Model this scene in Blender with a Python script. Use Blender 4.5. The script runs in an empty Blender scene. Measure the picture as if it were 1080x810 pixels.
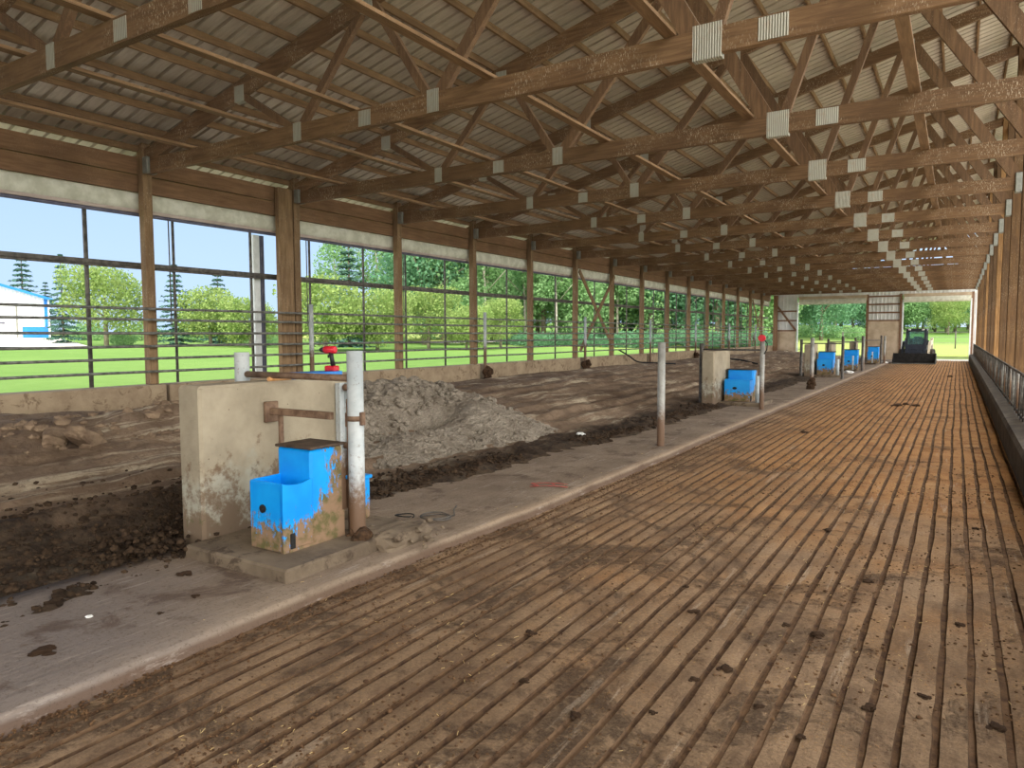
import bpy, math, random
from mathutils import Vector, Matrix, noise, Euler
random.seed(7)
SC = bpy.context.scene
COL = SC.collection
PI = math.pi

# ------------------------------------------------------------------ camera frame
RW = [(0.847952, -0.033844, -0.528992), (0.530065, 0.059773, 0.845848), (-0.002992, 0.997638, -0.068625)]
CAMZ = 1.70
def bearing_point(u, d):
    """ground position seen in image column u at depth d along the lens axis"""
    c = ((u - 540) / 750.0, 0.07, 1.0)
    return (sum(RW[0][i] * c[i] for i in range(3)) * d, sum(RW[1][i] * c[i] for i in range(3)) * d)

# ------------------------------------------------------------------ mesh builder
def nz(x, y, z=0.0):
    return noise.noise(Vector((x, y, z)))
def fbm(x, y, z=0.0, o=4):
    return noise.fractal(Vector((x, y, z)), 1.0, 2.0, o)

class MB:
    def __init__(s):
        s.v = []; s.f = []; s.m = []; s.sm = []
    def add(s, vs, fs, mi=0, smooth=False):
        b = len(s.v); s.v.extend(vs)
        for f in fs:
            s.f.append(tuple(i + b for i in f)); s.m.append(mi); s.sm.append(smooth)
        return s
    def box(s, x0, x1, y0, y1, z0, z1, mi=0):
        vs = [(x0,y0,z0),(x1,y0,z0),(x1,y1,z0),(x0,y1,z0),(x0,y0,z1),(x1,y0,z1),(x1,y1,z1),(x0,y1,z1)]
        return s.add(vs, [(0,3,2,1),(4,5,6,7),(0,1,5,4),(1,2,6,5),(2,3,7,6),(3,0,4,7)], mi)
    def bbox(s, x0, x1, y0, y1, z0, z1, b=0.01, mi=0):
        """box with chamfered edges"""
        cx, cy, cz = (x0+x1)/2, (y0+y1)/2, (z0+z1)/2
        hx, hy, hz = (x1-x0)/2, (y1-y0)/2, (z1-z0)/2
        b = min(b, hx*.9, hy*.9, hz*.9)
        vs = []; idx = {}
        for sx in (-1,1):
            for sy in (-1,1):
                for sz in (-1,1):
                    for a in range(3):
                        p = [hx-b, hy-b, hz-b]; p[a] += b
                        idx[(sx,sy,sz,a)] = len(vs)
                        vs.append((cx+sx*p[0], cy+sy*p[1], cz+sz*p[2]))
        fs = []
        for a in range(3):
            o = [i for i in range(3) if i != a]
            for sg in (-1,1):
                q = []
                for s1, s2 in ((-1,-1),(1,-1),(1,1),(-1,1)):
                    k = [0,0,0]; k[a] = sg; k[o[0]] = s1; k[o[1]] = s2
                    q.append(idx[(k[0],k[1],k[2],a)])
                fs.append(q)
        for a in range(3):
            o = [i for i in range(3) if i != a]
            for s1 in (-1,1):
                for s2 in (-1,1):
                    k0 = [0,0,0]; k1 = [0,0,0]
                    k0[o[0]] = k1[o[0]] = s1; k0[o[1]] = k1[o[1]] = s2; k0[a] = -1; k1[a] = 1
                    fs.append([idx[tuple(k0)+(o[0],)], idx[tuple(k1)+(o[0],)], idx[tuple(k1)+(o[1],)], idx[tuple(k0)+(o[1],)]])
        for sx in (-1,1):
            for sy in (-1,1):
                for sz in (-1,1):
                    fs.append([idx[(sx,sy,sz,a)] for a in range(3)])
        out = []
        for f in fs:
            p = [Vector(vs[i]) for i in f]
            n = (p[1]-p[0]).cross(p[2]-p[0]); c = sum(p, Vector())/len(p) - Vector((cx,cy,cz))
            out.append(f if n.dot(c) > 0 else f[::-1])
        return s.add(vs, out, mi)
    def beam(s, p0, p1, w, h, side=(0,1,0), mi=0):
        """bar from p0 to p1; w across the vector side, h across the other way"""
        p0 = Vector(p0); p1 = Vector(p1); d = (p1-p0).normalized(); a = Vector(side)
        a = (a - d*a.dot(d)).normalized(); b = d.cross(a)
        vs = []
        for p in (p0, p1):
            for sa, sb in ((-1,-1),(1,-1),(1,1),(-1,1)):
                vs.append(tuple(p + a*(sa*w/2) + b*(sb*h/2)))
        return s.add(vs, [(0,3,2,1),(4,5,6,7),(0,1,5,4),(1,2,6,5),(2,3,7,6),(3,0,4,7)], mi)
    def tube(s, pts, r, n=10, mi=0, caps=True):
        pts = [Vector(p) for p in pts]; rings = []
        rr = r if isinstance(r, (list, tuple)) else [r]*len(pts)
        ref = None
        vs = []
        for i, p in enumerate(pts):
            d = (pts[min(i+1,len(pts)-1)] - pts[max(i-1,0)]).normalized()
            if ref is None:
                ref = Vector((0,0,1)) if abs(d.z) < .9 else Vector((1,0,0))
            a = (ref - d*ref.dot(d)).normalized(); ref = a; b = d.cross(a)
            for k in range(n):
                t = 2*PI*k/n
                vs.append(tuple(p + (a*math.cos(t) + b*math.sin(t))*rr[i]))
        fs = []
        for i in range(len(pts)-1):
            for k in range(n):
                fs.append((i*n+k, i*n+(k+1)%n, (i+1)*n+(k+1)%n, (i+1)*n+k))
        s.add(vs, fs, mi, True)
        if caps:
            b0 = len(s.v) - len(vs)
            s.f.append(tuple(b0+k for k in range(n))[::-1]); s.m.append(mi); s.sm.append(False)
            b1 = len(s.v) - n
            s.f.append(tuple(b1+k for k in range(n))); s.m.append(mi); s.sm.append(False)
        return s
    def pipe(s, p0, p1, r, wall=0.006, n=14, mi=0):
        """open-topped pipe: outer skin, rim, and an inner skin a little way down"""
        p0 = Vector(p0); p1 = Vector(p1); d = (p1-p0).normalized()
        s.tube([p0, p1, p1, p1 - d*0.25], [r, r, r-wall, r-wall], n, mi, caps=False)
        return s
    def prism(s, prof, y0, y1, axis='y', mi=0, smooth=False):
        """closed profile extruded; prof are (x,z) for axis y, (y,z) for axis x, (x,y) for axis z"""
        n = len(prof); vs = []
        for t in (y0, y1):
            for p in prof:
                vs.append((p[0], t, p[1]) if axis == 'y' else (t, p[0], p[1]) if axis == 'x' else (p[0], p[1], t))
        fs = [(i, (i+1)%n, n+(i+1)%n, n+i) for i in range(n)] + [tuple(range(n))[::-1], tuple(range(n, 2*n))]
        return s.add(vs, fs, mi, smooth)
    def grid(s, rows, mi=0, smooth=True):
        nr, nc = len(rows), len(rows[0])
        vs = [p for r in rows for p in r]
        fs = [(i*nc+j, i*nc+j+1, (i+1)*nc+j+1, (i+1)*nc+j) for i in range(nr-1) for j in range(nc-1)]
        return s.add(vs, fs, mi, smooth)
    def lump(s, c, r, sq=(1,1,1), seed=0, rough=.35, mi=0, fine=False, smooth=False):
        V, F = ICO2 if fine else ICO1
        vs = []
        for v in V:
            k = 1 + rough*nz(v[0]*1.3+seed*3.1, v[1]*1.3-seed*1.7, v[2]*1.3+seed) + .5*rough*nz(v[0]*3+seed, v[1]*3, v[2]*3)
            vs.append((c[0]+v[0]*r*k*sq[0], c[1]+v[1]*r*k*sq[1], c[2]+v[2]*r*k*sq[2]))
        return s.add(vs, F, mi, smooth)
    def build(s, name, mat, parent=None):
        me = bpy.data.meshes.new(name)
        me.from_pydata(s.v, [], s.f)
        mats = mat if isinstance(mat, (list, tuple)) else [mat]
        for m in mats: me.materials.append(m)
        me.polygons.foreach_set('material_index', s.m)
        me.polygons.foreach_set('use_smooth', s.sm)
        me.update()
        o = bpy.data.objects.new(name, me); COL.objects.link(o)
        if parent is not None: o.parent = parent
        return o

def make_ico(n):
    import bmesh
    bm = bmesh.new(); bmesh.ops.create_icosphere(bm, subdivisions=n, radius=1)
    V = [tuple(v.co) for v in bm.verts]; F = [tuple(v.index for v in f.verts) for f in bm.faces]
    bm.free(); return V, F
ICO1 = make_ico(1); ICO2 = make_ico(2); ICO3 = make_ico(3)

def tag(o, label, cat, group=None, kind=None):
    o['label'] = label; o['category'] = cat
    if group: o['group'] = group
    if kind: o['kind'] = kind
    return o
def struct(o):
    o['kind'] = 'structure'; return o
def empty(name, loc=(0,0,0), rz=0.0):
    o = bpy.data.objects.new(name, None); COL.objects.link(o)
    o.location = loc; o.rotation_euler = (0,0,rz); o.empty_display_size = .2
    return o
def dup(o, loc=None, rz=None, scale=None):
    c = o.copy(); COL.objects.link(c)
    if loc is not None: c.location = loc
    if rz is not None: c.rotation_euler = (0,0,rz)
    if scale is not None: c.scale = scale
    for ch in list(o.children):
        d = ch.copy(); COL.objects.link(d); d.parent = c
        for g in list(ch.children):
            e = g.copy(); COL.objects.link(e); e.parent = d
    return c
ORD = ['nearest','second','third','fourth','fifth','sixth','seventh','eighth','ninth','tenth','eleventh','twelfth','thirteenth','fourteenth','fifteenth','sixteenth','seventeenth','eighteenth','nineteenth','twentieth','twenty-first','twenty-second','twenty-third']

# ------------------------------------------------------------------ materials
def srgb(r, g, b):
    f = lambda c: (c/255/12.92) if c/255 <= .04045 else ((c/255+.055)/1.055)**2.4
    return (f(r), f(g), f(b), 1)
class NT:
    def __init__(s, name):
        s.mat = bpy.data.materials.new(name); s.mat.use_nodes = True
        s.t = s.mat.node_tree; s.N = s.t.nodes; s.L = s.t.links
        s.b = s.N['Principled BSDF']; s.out = s.N['Material Output']
        s.co = s.N.new('ShaderNodeTexCoord')
    def set(s, sock, val):
        if isinstance(val, bpy.types.NodeSocket): s.L.new(val, sock)
        else: sock.default_value = val
    def coords(s, scale=(1,1,1), src='Object', rot=(0,0,0)):
        m = s.N.new('ShaderNodeMapping'); s.L.new(s.co.outputs[src], m.inputs[0])
        m.inputs['Scale'].default_value = scale; m.inputs['Rotation'].default_value = rot
        return m.outputs[0]
    def noise(s, scale, detail=4, rough=.6, co=None, dist=0):
        n = s.N.new('ShaderNodeTexNoise'); n.inputs['Scale'].default_value = scale
        n.inputs['Detail'].default_value = detail; n.inputs['Roughness'].default_value = rough
        n.inputs['Distortion'].default_value = dist
        s.L.new(co if co is not None else s.co.outputs['Object'], n.inputs['Vector'])
        return n.outputs['Fac']
    def vor(s, scale, co=None, out='Distance'):
        n = s.N.new('ShaderNodeTexVoronoi'); n.inputs['Scale'].default_value = scale
        s.L.new(co if co is not None else s.co.outputs['Object'], n.inputs['Vector'])
        return n.outputs[out]
    def ramp(s, f, a, b, c0=0.0, c1=1.0):
        m = s.N.new('ShaderNodeMapRange'); m.interpolation_type = 'SMOOTHSTEP'
        s.set(m.inputs['Value'], f); m.inputs['From Min'].default_value = a; m.inputs['From Max'].default_value = b
        m.inputs['To Min'].default_value = c0; m.inputs['To Max'].default_value = c1
        return m.outputs[0]
    def math(s, op, a, b=0.0):
        m = s.N.new('ShaderNodeMath'); m.operation = op
        s.set(m.inputs[0], a); s.set(m.inputs[1], b); return m.outputs[0]
    def mix(s, f, a, b):
        m = s.N.new('ShaderNodeMix'); m.data_type = 'RGBA'
        s.set(m.inputs[0], f); s.set(m.inputs[6], a); s.set(m.inputs[7], b)
        return m.outputs[2]
    def xyz(s, src='Object'):
        n = s.N.new('ShaderNodeSeparateXYZ'); s.L.new(s.co.outputs[src], n.inputs[0]); return n.outputs
    def rand(s):
        return s.N.new('ShaderNodeObjectInfo').outputs['Random']
    def bump(s, h, dist=.01, strength=1.0):
        n = s.N.new('ShaderNodeBump'); n.inputs['Distance'].default_value = dist; n.inputs['Strength'].default_value = strength
        s.L.new(h, n.inputs['Height']); s.L.new(n.outputs[0], s.b.inputs['Normal'])
    def done(s, color, rough=.85, metal=0.0, spec=.3):
        s.set(s.b.inputs['Base Color'], color); s.set(s.b.inputs['Roughness'], rough)
        s.b.inputs['Metallic'].default_value = metal; s.b.inputs['Specular IOR Level'].default_value = spec
        return s.mat

def m_simple(name, c1, c2, scale=6, rough=.8, metal=0, bump=0, bscale=None, spec=.3, detail=5):
    t = NT(name); f = t.ramp(t.noise(scale, detail), .3, .7)
    if bump: t.bump(t.noise(bscale or scale*4, 5), bump)
    return t.done(t.mix(f, c1, c2), rough, metal, spec)

def m_wood(name, c1, c2, grain='x', speck=0.0, dark=None, vary=.35):
    t = NT(name)
    sc = {'x': (1.2,14,14), 'y': (14,1.2,14), 'z': (14,14,1.2)}[grain]
    co = t.coords(sc)
    f = t.ramp(t.noise(1.6, 5, .65, co, .6), .3, .72)
    col = t.mix(f, c1, c2)
    r = t.rand()
    col = t.mix(t.math('MULTIPLY', r, vary), col, dark or srgb(96,66,44))
    big = t.ramp(t.noise(1.1, 3), .45, .75)
    col = t.mix(t.math('MULTIPLY', big, .35), col, srgb(80,58,42))
    if speck:
        # dried splashes and scuffs, short upright flecks
        sp = {'x': (34,34,11), 'y': (34,34,11), 'z': (34,34,11)}[grain]
        s1 = t.ramp(t.noise(2.4, 6, .78, t.coords(sp)), .558, .605)
        s2 = t.ramp(t.noise(1.6, 5), .44, .60)
        col = t.mix(t.math('MULTIPLY', t.math('MULTIPLY', s1, s2), speck), col, srgb(190,174,150))
    t.bump(t.noise(2.2, 4, .6, co), .004)
    return t.done(col, .85)

WOOD_X = m_wood('truss lumber', srgb(102,76,52), srgb(138,107,76), 'x', 1.0, srgb(82,61,43))
WOOD_W = m_wood('web lumber', srgb(94,70,49), srgb(128,99,71), 'z', .3, srgb(76,57,41))
WOOD_Y = m_wood('purlin lumber', srgb(112,86,60), srgb(150,119,86), 'y', .3, srgb(90,68,48))
WOOD_H = m_wood('header lumber', srgb(122,91,66), srgb(156,121,90), 'y', .25, srgb(100,74,54))
WOOD_P = m_wood('post lumber', srgb(112,88,62), srgb(152,123,90), 'z', .6, srgb(88,68,48))
WOOD_R = m_wood('sunny post lumber', srgb(120,88,54), srgb(164,124,78), 'z', .35, srgb(40,28,20), .8)  # warmer copy of the post wood, sunlight put into its colour
WOOD_G = m_wood('girt lumber', srgb(120,90,68), srgb(150,116,92), 'x', .2)

def m_galv():
    t = NT('galvanised plate')
    w = t.N.new('ShaderNodeTexWave'); w.wave_type = 'BANDS'; w.bands_direction = 'X'
    w.inputs['Scale'].default_value = 13; w.inputs['Distortion'].default_value = .6
    t.L.new(t.co.outputs['Object'], w.inputs[0])
    col = t.mix(w.outputs['Fac'], srgb(140,136,122), srgb(192,188,172))
    col = t.mix(t.ramp(t.noise(9, 4), .5, .8, 0, .5), col, srgb(160,130,100))
    t.bump(w.outputs['Fac'], .004)
    return t.done(col, .5, .35, .5)
GALV = m_galv()
STEEL_PIPE = m_simple('galvanised pipe', srgb(150,156,156), srgb(196,200,198), 9, .45, .5, spec=.5)
def m_dirty_pipe(name, c1, c2):
    t = NT(name)
    z = t.xyz()[2]
    f = t.math('ADD', t.ramp(z, .85, .1, 0, .6), t.math('MULTIPLY', t.noise(26, 6, .7), .62))
    m = t.ramp(f, .38, .78)
    col = t.mix(t.ramp(t.noise(5, 3), .3, .7), c1, c2)
    col = t.mix(t.math('MULTIPLY', t.ramp(t.noise(30, 6, .75), .58, .66), .6), col, srgb(112,88,66))
    col = t.mix(m, col, srgb(106,80,58))
    return t.done(col, .55, .1, .4)
PIPE_W = m_dirty_pipe('white painted pipe with mud', srgb(166,172,172), srgb(194,197,194))
PIPE_G = m_dirty_pipe('grey galvanised pipe with mud', srgb(136,134,126), srgb(172,170,162))
RUST = m_simple('rusty painted steel', srgb(98,74,58), srgb(138,112,90), 14, .7, .2, .002)
DARKPIPE = m_simple('dark steel pipe', srgb(74,70,66), srgb(112,106,98), 12, .6, .4)
GREYPIPE = m_simple('weathered steel rail', srgb(92,90,84), srgb(140,138,130), 10, .55, .4)
BLACK = m_simple('black rubber', srgb(22,22,22), srgb(40,38,36), 20, .7)

def m_roof():
    t = NT('galvanised roof underside')
    f = t.ramp(t.noise(.5, 5), .3, .7); g = t.ramp(t.noise(7, 5, .7, t.coords((.4,3,1))), .35, .7)
    col = t.mix(f, srgb(178,166,150), srgb(204,193,176)); col = t.mix(t.math('MULTIPLY', g, .4), col, srgb(140,126,110))
    return t.done(col, .55, .15, .4)
ROOF = m_roof()
def m_white_sheet():
    t = NT('pale steel sheet')
    f = t.ramp(t.noise(1.2, 5), .35, .7)
    col = t.mix(f, srgb(206,206,202), srgb(232,232,228))
    col = t.mix(t.ramp(t.xyz()[2], 2.4, 1.2, 0, .25), col, srgb(170,140,116))
    return t.done(col, .5, 0, .4)
SHEET = m_white_sheet()
PLY = m_simple('stained plywood panel', srgb(176,154,128), srgb(206,186,160), 1.6, .85, 0, .003, 20)

def m_concrete(name, c1, c2, stain, amt=.6, bump=.006):
    t = NT(name)
    f = t.ramp(t.noise(2.5, 6, .65), .3, .7); g = t.ramp(t.noise(5.5, 6, .7, None, .6), .52, .66)
    p = t.ramp(t.vor(26), .0, .12, 1, 0); p = t.math('MULTIPLY', p, t.ramp(t.noise(4, 3), .5, .6))
    col = t.mix(f, c1, c2); col = t.mix(t.math('MULTIPLY', g, amt), col, stain)
    col = t.mix(t.math('MULTIPLY', p, .6), col, srgb(70,60,48))
    t.bump(t.noise(30, 6, .7), bump)
    return t.done(col, .9)
CONC_WALL = None
def m_divider():
    t = NT('divider concrete')
    x, y, z = t.xyz()
    f = t.ramp(t.noise(2.2, 6, .6), .3, .7)
    col = t.mix(f, srgb(142,130,109), srgb(172,159,135))
    # lime-washed lower half, broken edge
    lw = t.ramp(t.math('ADD', z, t.math('MULTIPLY', t.noise(3.5, 5), .8)), 1.12, .92)
    col = t.mix(t.math('MULTIPLY', lw, .75), col, srgb(168,166,150))
    st = t.ramp(t.math('ADD', t.math('MULTIPLY', z, .45), t.noise(6.5, 7, .72)), .80, .62)
    col = t.mix(t.math('MULTIPLY', st, .85), col, srgb(106,82,60))
    gr = t.ramp(t.noise(9, 5, .7), .56, .66); gr = t.math('MULTIPLY', gr, t.ramp(z, .62, .2))
    col = t.mix(t.math('MULTIPLY', gr, .8), col, srgb(92,92,56))
    p = t.math('MULTIPLY', t.ramp(t.vor(17), .04, .15, 1, 0), t.ramp(t.noise(3.2, 3), .52, .6))
    col = t.mix(t.math('MULTIPLY', p, .75), col, srgb(88,68,50))
    t.bump(t.noise(28, 6, .7), .006)
    return t.done(col, .9)
DIVIDER = m_divider()
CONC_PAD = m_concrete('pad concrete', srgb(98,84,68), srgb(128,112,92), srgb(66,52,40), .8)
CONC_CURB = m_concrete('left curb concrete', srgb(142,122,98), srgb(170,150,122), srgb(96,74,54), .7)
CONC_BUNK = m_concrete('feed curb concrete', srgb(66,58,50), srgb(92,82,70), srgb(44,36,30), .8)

def m_walk():
    t = NT('walkway concrete')
    x, y, z = t.xyz()
    f = t.ramp(t.noise(1.3, 6, .6), .3, .7)
    br = t.ramp(t.noise(7, 4, .7, t.coords((5,.6,1), rot=(0,0,.25))), .3, .75)
    col = t.mix(f, srgb(124,106,88), srgb(150,132,112))
    col = t.mix(t.math('MULTIPLY', br, .35), col, srgb(98,82,68))
    near = t.ramp(t.math('ADD', y, t.math('MULTIPLY', t.noise(1.2, 4), 2.0)), 4.4, 2.6)
    col = t.mix(t.math('MULTIPLY', near, .75), col, srgb(126,116,110))
    mud = t.ramp(t.noise(2.1, 7, .72, None, .5), .52, .64)
    col = t.mix(t.math('MULTIPLY', mud, .7), col, srgb(84,64,50))
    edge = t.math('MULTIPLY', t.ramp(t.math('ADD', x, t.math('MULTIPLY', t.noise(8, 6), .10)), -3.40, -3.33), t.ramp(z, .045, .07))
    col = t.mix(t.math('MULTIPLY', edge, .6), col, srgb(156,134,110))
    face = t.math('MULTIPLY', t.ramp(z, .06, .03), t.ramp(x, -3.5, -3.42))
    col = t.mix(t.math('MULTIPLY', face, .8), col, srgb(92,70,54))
    scr = t.ramp(t.noise(5, 6, .72, t.coords((4,.5,1), rot=(0,0,-.5))), .57, .65)
    col = t.mix(t.math('MULTIPLY', scr, .35), col, srgb(176,164,152))
    pk = t.ramp(t.noise(46, 6, .78), .54, .62)
    col = t.mix(t.math('MULTIPLY', pk, .45), col, srgb(70,54,42))
    t.bump(t.math('ADD', t.noise(24, 6, .7), t.math('MULTIPLY', br, .5)), .006)
    return t.done(col, .85)
WALK = m_walk()

def m_alley():
    t = NT('grooved concrete with dry dust')
    x, y, z = t.xyz()
    big = t.ramp(t.noise(.55, 5, .6, None, .4), .3, .7)
    col = t.mix(big, srgb(146,118,88), srgb(174,144,112))
    mid = t.ramp(t.noise(3.1, 8, .74, t.coords((1,.5,1))), .40, .62)
    col = t.mix(t.math('MULTIPLY', mid, .65), col, srgb(98,74,54))
    # ochre tone rising through the middle and far stretch, away from the walkway
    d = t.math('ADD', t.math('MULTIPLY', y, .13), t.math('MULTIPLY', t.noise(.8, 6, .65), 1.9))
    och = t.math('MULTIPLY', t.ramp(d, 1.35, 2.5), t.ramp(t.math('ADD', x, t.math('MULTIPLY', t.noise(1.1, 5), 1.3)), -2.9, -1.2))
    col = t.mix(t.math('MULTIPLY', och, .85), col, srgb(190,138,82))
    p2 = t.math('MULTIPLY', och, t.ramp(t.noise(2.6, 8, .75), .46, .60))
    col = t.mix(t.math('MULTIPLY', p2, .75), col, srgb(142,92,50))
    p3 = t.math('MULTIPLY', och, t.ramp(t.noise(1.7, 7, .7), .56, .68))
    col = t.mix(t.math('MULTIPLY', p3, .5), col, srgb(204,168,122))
    # wet manure film, heaviest on the near left
    bias = t.math('MULTIPLY', t.ramp(t.math('ADD', t.math('MULTIPLY', x, 1.0), t.math('MULTIPLY', y, .22)), 1.1, -1.2), .05)
    mn = t.ramp(t.math('ADD', t.noise(1.25, 8, .76, None, .8), bias), .53, .62)
    fine = t.ramp(t.noise(22, 7, .78), .40, .56)
    col = t.mix(t.math('MULTIPLY', t.math('MULTIPLY', mn, fine), .75), col, srgb(78,58,40))
    chips = t.math('MULTIPLY', t.ramp(t.noise(75, 5, .75), .57, .64), t.ramp(t.noise(1.6, 6, .7), .45, .56))
    col = t.mix(t.math('MULTIPLY', chips, .7), col, srgb(196,146,80))
    # pale scraped streaks along the slats
    sc = t.ramp(t.noise(3.0, 7, .72, t.coords((3.2,.28,1))), .585, .66)
    col = t.mix(t.math('MULTIPLY', sc, .55), col, srgb(190,168,142))
    mott = t.ramp(t.noise(48, 6, .8), .42, .60)
    col = t.mix(t.math('MULTIPLY', mott, .32), col, srgb(76,56,40))
    dk = t.ramp(t.noise(95, 4, .75), .60, .66)
    col = t.mix(t.math('MULTIPLY', dk, .6), col, srgb(66,48,36))
    # thin diagonal scraper marks
    cr = t.ramp(t.noise(30, 3, .6, t.coords((.35,2.6,1), rot=(0,0,-.35))), .64, .69)
    col = t.mix(t.math('MULTIPLY', cr, .45), col, srgb(84,62,46))
    hgt = t.math('ADD', t.noise(60, 7, .8), t.math('MULTIPLY', t.noise(11, 6, .75), 1.3))
    hgt = t.math('ADD', hgt, t.math('MULTIPLY', t.math('MULTIPLY', mn, fine), .7))
    t.bump(hgt, .016)
    return t.done(col, .88, 0, .25)
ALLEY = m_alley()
def m_groove():
    t = NT('groove fill of manure and dust')
    f = t.ramp(t.noise(14, 7, .7), .3, .7)
    col = t.mix(f, srgb(66,48,36), srgb(108,82,58))
    d = t.ramp(t.noise(1.3, 7, .72, None, .6), .50, .62)
    col = t.mix(t.math('MULTIPLY', d, .6), col, srgb(124,98,74))
    t.bump(t.noise(40, 6, .75), .012)
    return t.done(col, .95, 0, .15)
GROOVE = m_groove()
MANURE = m_simple('packed manure', srgb(70,50,36), srgb(112,84,58), 13, .95, 0, .012, 34, .15, 7)
CLOD = m_simple('manure clod', srgb(50,38,28), srgb(84,62,44), 30, .95, 0, .006, 60, .15)

def m_dirt():
    t = NT('pit soil')
    x, y, z = t.xyz()
    f = t.ramp(t.noise(1.1, 7, .68, None, .5), .32, .68)
    col = t.mix(f, srgb(116,96,78), srgb(150,128,106))
    st = t.ramp(t.noise(3.2, 6, .66, t.coords((2.0,.16,1))), .50, .62)
    st = t.math('MULTIPLY', st, t.ramp(t.noise(.6, 5, .6), .40, .60))
    dkp = t.ramp(t.noise(.9, 7, .7, t.coords((1,.5,1))), .50, .62)
    col = t.mix(t.math('MULTIPLY', dkp, .6), col, srgb(84,66,50))
    col = t.mix(t.math('MULTIPLY', st, .9), col, srgb(196,180,154))
    # dark damp strip along the walkway edge
    dampx = t.math('ADD', x, t.math('MULTIPLY', t.noise(1.3, 6, .7), 1.2))
    w = t.ramp(y, 3.2, 6.0, 0, .75)
    damp = t.ramp(t.math('SUBTRACT', dampx, w), -5.75, -5.2)
    col = t.mix(t.math('MULTIPLY', damp, .92), col, t.mix(t.ramp(t.noise(7, 7, .75), .4, .62), srgb(40,32,26), srgb(78,64,50)))
    wl = t.ramp(t.math('ADD', x, t.math('MULTIPLY', t.noise(1.6, 5), .5)), -10.25, -10.6)
    col = t.mix(t.math('MULTIPLY', wl, .7), col, srgb(70,56,44))
    g = t.ramp(t.noise(18, 6, .75), .5, .64)
    col = t.mix(t.math('MULTIPLY', g, .5), col, srgb(92,72,56))
    t.bump(t.math('ADD', t.noise(22, 7, .75), t.math('MULTIPLY', t.noise(6, 6, .7), 1.4)), .03)
    return t.done(col, .95, 0, .15)
DIRT = m_dirt()
def m_gravel():
    t = NT('grey gravel and lime fines')
    f = t.ramp(t.noise(2.4, 7, .7), .32, .68)
    col = t.mix(f, srgb(138,126,110), srgb(180,168,150))
    v = t.ramp(t.vor(38, None, 'Distance'), .1, .6)
    col = t.mix(t.math('MULTIPLY', v, .35), col, srgb(108,98,86))
    t.bump(t.math('ADD', t.noise(40, 6, .8), t.vor(30)), .022)
    return t.done(col, .95, 0, .15)
GRAVEL = m_gravel()
SOILCLOD = m_simple('dark soil clod', srgb(40,31,24), srgb(76,60,45), 9, .95, 0, .012, 30, .1)
STONE = m_simple('grey rubble', srgb(112,104,94), srgb(156,148,136), 7, .95, 0, .012, 30, .1)
RUBBLE = m_simple('brown rubble', srgb(116,96,78), srgb(150,128,104), 7, .95, 0, .015, 26, .1)

def m_blue():
    t = NT('blue polyethylene with mud splashes')
    x, y, z = t.xyz()
    h = t.math('ADD', t.math('MULTIPLY', t.noise(22, 7, .75, t.coords((1,1,.45))), 1.0), t.ramp(z, .50, .02, -.18, .26))
    h = t.math('ADD', h, t.ramp(y, .18, .58, 0, .40))
    m = t.ramp(h, .60, .66)
    col = t.mix(t.ramp(t.noise(3, 3), .3, .7), srgb(0,140,228), srgb(10,160,240))
    mud = t.mix(t.ramp(t.noise(12, 5), .4, .65), srgb(140,112,86), srgb(96,90,52))
    return t.done(t.mix(m, col, mud), t.ramp(m, 0, 1, .4, .9), 0, .4)
BLUE = m_blue()
LID = m_simple('rusty dark lid', srgb(62,50,42), srgb(92,76,62), 12, .7, .2)
CURTAIN = m_simple('dirty curtain fabric', srgb(196,194,174), srgb(226,224,208), 5, .85)
HEM = m_simple('curtain hem', srgb(176,158,150), srgb(196,180,170), 5, .85)
DKROLL = m_simple('curtain roll tube', srgb(84,84,100), srgb(110,108,120), 5, .6, .3)
WHITE = m_simple('white painted trim', srgb(214,218,214), srgb(236,238,236), 6, .6)
RED = m_simple('red plastic', srgb(196,24,44), srgb(214,40,56), 6, .45, spec=.5)
DRILLBLK = m_simple('black plastic', srgb(30,28,30), srgb(44,40,42), 6, .5)
BLUEBOX = m_simple('blue plastic slab', srgb(36,110,190), srgb(60,134,206), 6, .5)
ORANGE = m_simple('pale timber stub', srgb(206,150,96), srgb(222,170,116), 10, .8)
PAPER = m_simple('white litter', srgb(224,222,214), srgb(244,242,236), 10, .8)
PINK = m_simple('faded red marking paint', srgb(178,82,72), srgb(196,104,92), 20, .9)
LOADER = m_simple('dark navy steel', srgb(30,36,48), srgb(46,52,64), 6, .45, .1, spec=.5)
BUCKET = m_simple('black worn steel', srgb(30,29,28), srgb(50,47,44), 8, .5, .3)
CREAM = m_simple('cream painted steel', srgb(206,190,160), srgb(228,214,186), 6, .5, spec=.5)
TYRE = m_simple('tyre rubber', srgb(38,34,30), srgb(66,58,48), 12, .9)
SEATM = m_simple('cab interior', srgb(30,30,32), srgb(50,48,48), 8, .8)
def m_glass():
    t = NT('tinted cab glass')
    t.b.inputs['Transmission Weight'].default_value = .85
    t.b.inputs['IOR'].default_value = 1.15
    return t.done(srgb(150,190,190), .05, 0, .5)
GLASS = m_glass()
def m_grass():
    t = NT('mown lawn')
    f = t.ramp(t.noise(.05, 5, .6), .35, .65); g = t.ramp(t.noise(1.2, 5, .7), .3, .7)
    col = t.mix(f, srgb(98,132,60), srgb(114,144,72)); col = t.mix(t.math('MULTIPLY', g, .3), col, srgb(136,162,90))
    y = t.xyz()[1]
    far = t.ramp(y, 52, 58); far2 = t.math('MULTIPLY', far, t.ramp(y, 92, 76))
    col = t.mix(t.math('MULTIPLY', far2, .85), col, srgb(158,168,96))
    t.bump(t.noise(30, 5, .8), .03)
    return t.done(col, .95, 0, .1)
GRASS = m_grass()
ROAD = m_simple('pale gravel drive', srgb(204,192,178), srgb(224,214,202), .6, .95)
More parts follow.
